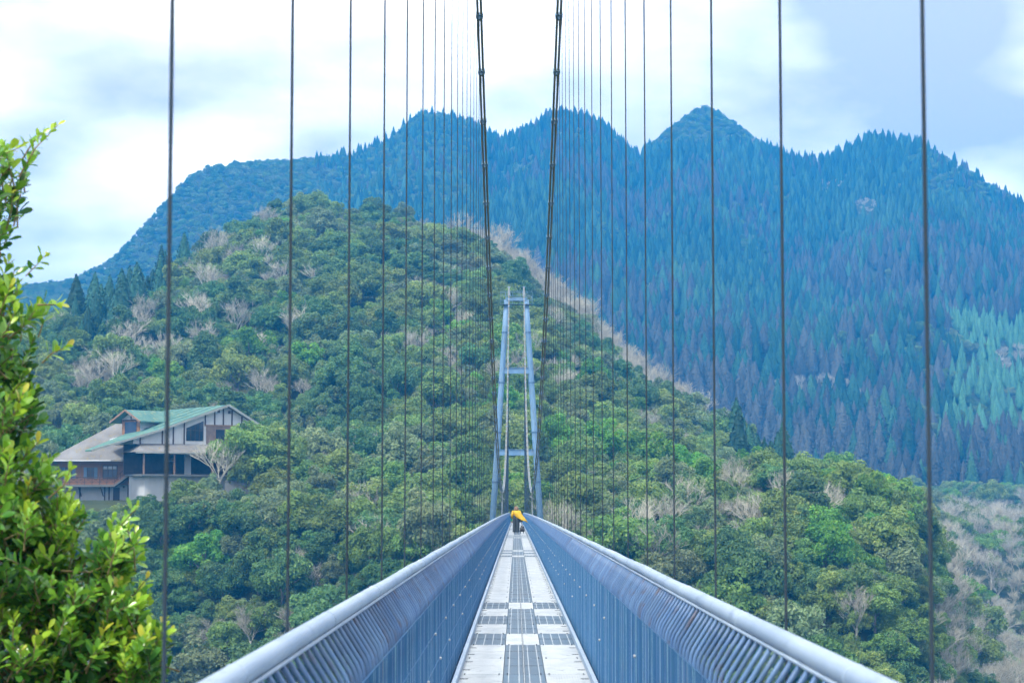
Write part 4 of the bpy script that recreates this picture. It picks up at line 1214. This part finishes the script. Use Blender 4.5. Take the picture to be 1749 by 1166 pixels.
E = [(0, 1), (1, 2), (2, 3), (3, 4), (4, 5), (5, 6), (0, 7), (7, 8), (8, 9), (9, 10), (0, 11), (11, 12), (12, 13), (13, 14), (2, 15), (15, 16), (16, 17), (17, 18), (2, 19), (19, 20), (20, 21), (21, 22)]
Rr = [.13, .12, .14, .05, .07, .085, .06, .085, .06, .04, .035, .085, .06, .04, .035, .06, .042, .032, .03, .06, .042, .032, .03]
skin_obj('body', V, E, Rr, M_skin, person)
for s_ in (-1, 1):       # fingers and thumb of each hand
    hx, hy, hz = (-.195, .14, .75) if s_ < 0 else (.285, .01, .715)
    for k in range(5):
        dx = (k - 2) * .016
        ln = (.045, .07, .075, .07, .055)[k]
        skin_obj('finger', [(hx + dx, hy, hz + .01), (hx + dx, hy + .012, hz - ln * .5), (hx + dx, hy + .03, hz - ln)], [(0, 1), (1, 2)], [.009, .0085, .007], M_skin, person, 1)
# wide trousers
for s_, kx, ky, ax, ay in ((-1, -.10, .04, -.10, .0), (1, .09, 0, .08, -.09)):
    m = MB()
    prof = [(s_ * .06, 0, 1.04, .125), (s_ * .07, 0, .93, .122), (s_ * .085, 0, .80, .115), (kx, ky, .45, .105), (ax, ay, .12, .115), (ax, ay, .075, .112)]
    m.tube([(a, b, c_) for a, b, c_, _ in prof], [q_[3] for q_ in prof], 14)
    m.build('trouser_leg', M_trou, person, True)
    m = MB(); m.box(ax - .045, ax + .045, ay - .05, ay + .19, .0, .075)
    m.build('shoe', M_shoe, person)
# hair to the shoulders
m = MB(); o_ = []
for z_, rx, ry in ((1.565, .02, .02), (1.555, .085, .09), (1.51, .115, .12), (1.45, .125, .125), (1.39, .13, .11), (1.33, .135, .09), (1.30, .10, .06)):
    o_.append([(rx * math.cos(a), .01 - .012 + ry * math.sin(a) - (.03 if z_ < 1.4 else 0), z_) for a in np.linspace(0, 2 * math.pi, 15)[:-1]])
nn = 14
m.add([p_ for r_ in o_ for p_ in r_], [(i * nn + k, i * nn + (k + 1) % nn, (i + 1) * nn + (k + 1) % nn, (i + 1) * nn + k) for i in range(6) for k in range(nn)] + [tuple(range(nn))])
m.build('hair', M_hair, person, True)
# coat, hem blown out to the right
rings = []; nn = 22
for j in range(13):
    f = j / 12
    cx = .36 * f ** 1.5; cz = 1.36 - .60 * f
    a = np.interp(f, [0, .08, .2, .5, .8, 1], [.06, .145, .20, .235, .30, .30]); b = np.interp(f, [0, .1, .3, 1], [.06, .12, .17, .24])
    tl = .45 * f ** 1.3
    rg = []
    for k in range(nn):
        an = 2 * math.pi * k / nn
        wv = 1 + .10 * f * math.sin(5 * an + 3 * f) + .05 * f * math.sin(9 * an)
        lx = a * math.cos(an) * wv
        rg.append((cx + lx * math.cos(tl) * 1.05, b * math.sin(an) * wv, cz - lx * math.sin(tl) * .9 - .02 * math.sin(3 * an) * f))
    rings.append(rg)
m = MB(); m.add([p_ for r_ in rings for p_ in r_], [(i * nn + k, i * nn + (k + 1) % nn, (i + 1) * nn + (k + 1) % nn, (i + 1) * nn + k) for i in range(12) for k in range(nn)])
coat = m.build('coat', M_coat, person, True)
coat.modifiers.new('thick', 'SOLIDIFY').thickness = .012
m = MB(); m.tube([(-.16, 0, 1.30), (-.235, 0, 1.06), (-.215, .09, .90)], [.085, .085, .075], 12); m.build('sleeve', M_coat, coat, True)
m = MB(); m.tube([(.16, 0, 1.30), (.245, -.03, 1.06), (.275, .0, .86)], [.085, .085, .075], 12); m.build('sleeve', M_coat, coat, True)

bag = link('wheeled_bag', None, loc=(.30, PY - .1, PZ))
tag(bag, 'small black wheeled bag rolling at the side of the walking person', 'bag')
m = MB()
m.add([(-.13, -.1, .10), (.13, -.1, .10), (.13, .1, .10), (-.13, .1, .10), (-.14, -.11, .30), (.14, -.11, .30), (.14, .11, .30), (-.14, .11, .30), (-.07, -.05, .44), (.05, -.05, .46), (.05, .05, .46), (-.07, .05, .44)],
      [(3, 2, 1, 0), (0, 1, 5, 4), (1, 2, 6, 5), (2, 3, 7, 6), (3, 0, 4, 7), (4, 5, 9, 8), (5, 6, 10, 9), (6, 7, 11, 10), (7, 4, 8, 11), (8, 9, 10, 11)])
bb = m.build('bag_body', M_bag, bag)
m = MB(); m.bar((-.06, -.115, .32), (.05, -.075, .45), .035, .012); m.build('strap', M_shoe, bb)
m = MB(); m.box(-.135, .135, -.125, -.11, .26, .285); m.build('trim', weathered('grey_trim', (.2, .2, .2), (.3, .3, .3), 4), bb)
for x_ in (-.10, .07):
    m = MB(); m.tube([(x_ - .02, 0, .06), (x_ + .02, 0, .06)], .06, 14); m.build('wheel', M_bag, bag)
m = MB(); m.tube([(-.09, .04, .42), (-.02, .1, .74), (.0, .1, .74)], .01, 6); m.tube([(.05, .04, .44), (-.0, .1, .74)], .01, 6); m.build('handle', M_bag, bag)

box = link('planter_box', None, loc=(-.47, 252.5, camber(252.5) + .004))
tag(box, 'small green box on a brown base at the far end of the deck', 'box')
m = MB(); m.box(-.12, .12, -.14, .14, .0, .16); m.build('base', M_wood, box)
m = MB(); m.box(-.13, .13, -.15, .15, .16, .62); m.box(-.14, .14, -.16, .16, .62, .66); m.build('case', weathered('green_paint', (.0, .25, .13), (.02, .33, .18), 3, .5), box)
# ------------------------------------------------------------------ the air
m = MB(); m.box(-3900, 3900, -420, 5300, -175, 345)
t = NT('haze_air')
pv = t.node('ShaderNodeVolumePrincipled')
pv.inputs['Color'].default_value = (0.02, 0.37, 1.0, 1)
pv.inputs['Density'].default_value = 0.00047
pv.inputs['Anisotropy'].default_value = 0.0
t.l.new(pv.outputs[0], t.out.inputs['Volume'])
hz = m.build('haze', t.m)
tag(hz, 'blue haze between the bridge and the far mountains', kind='stuff')
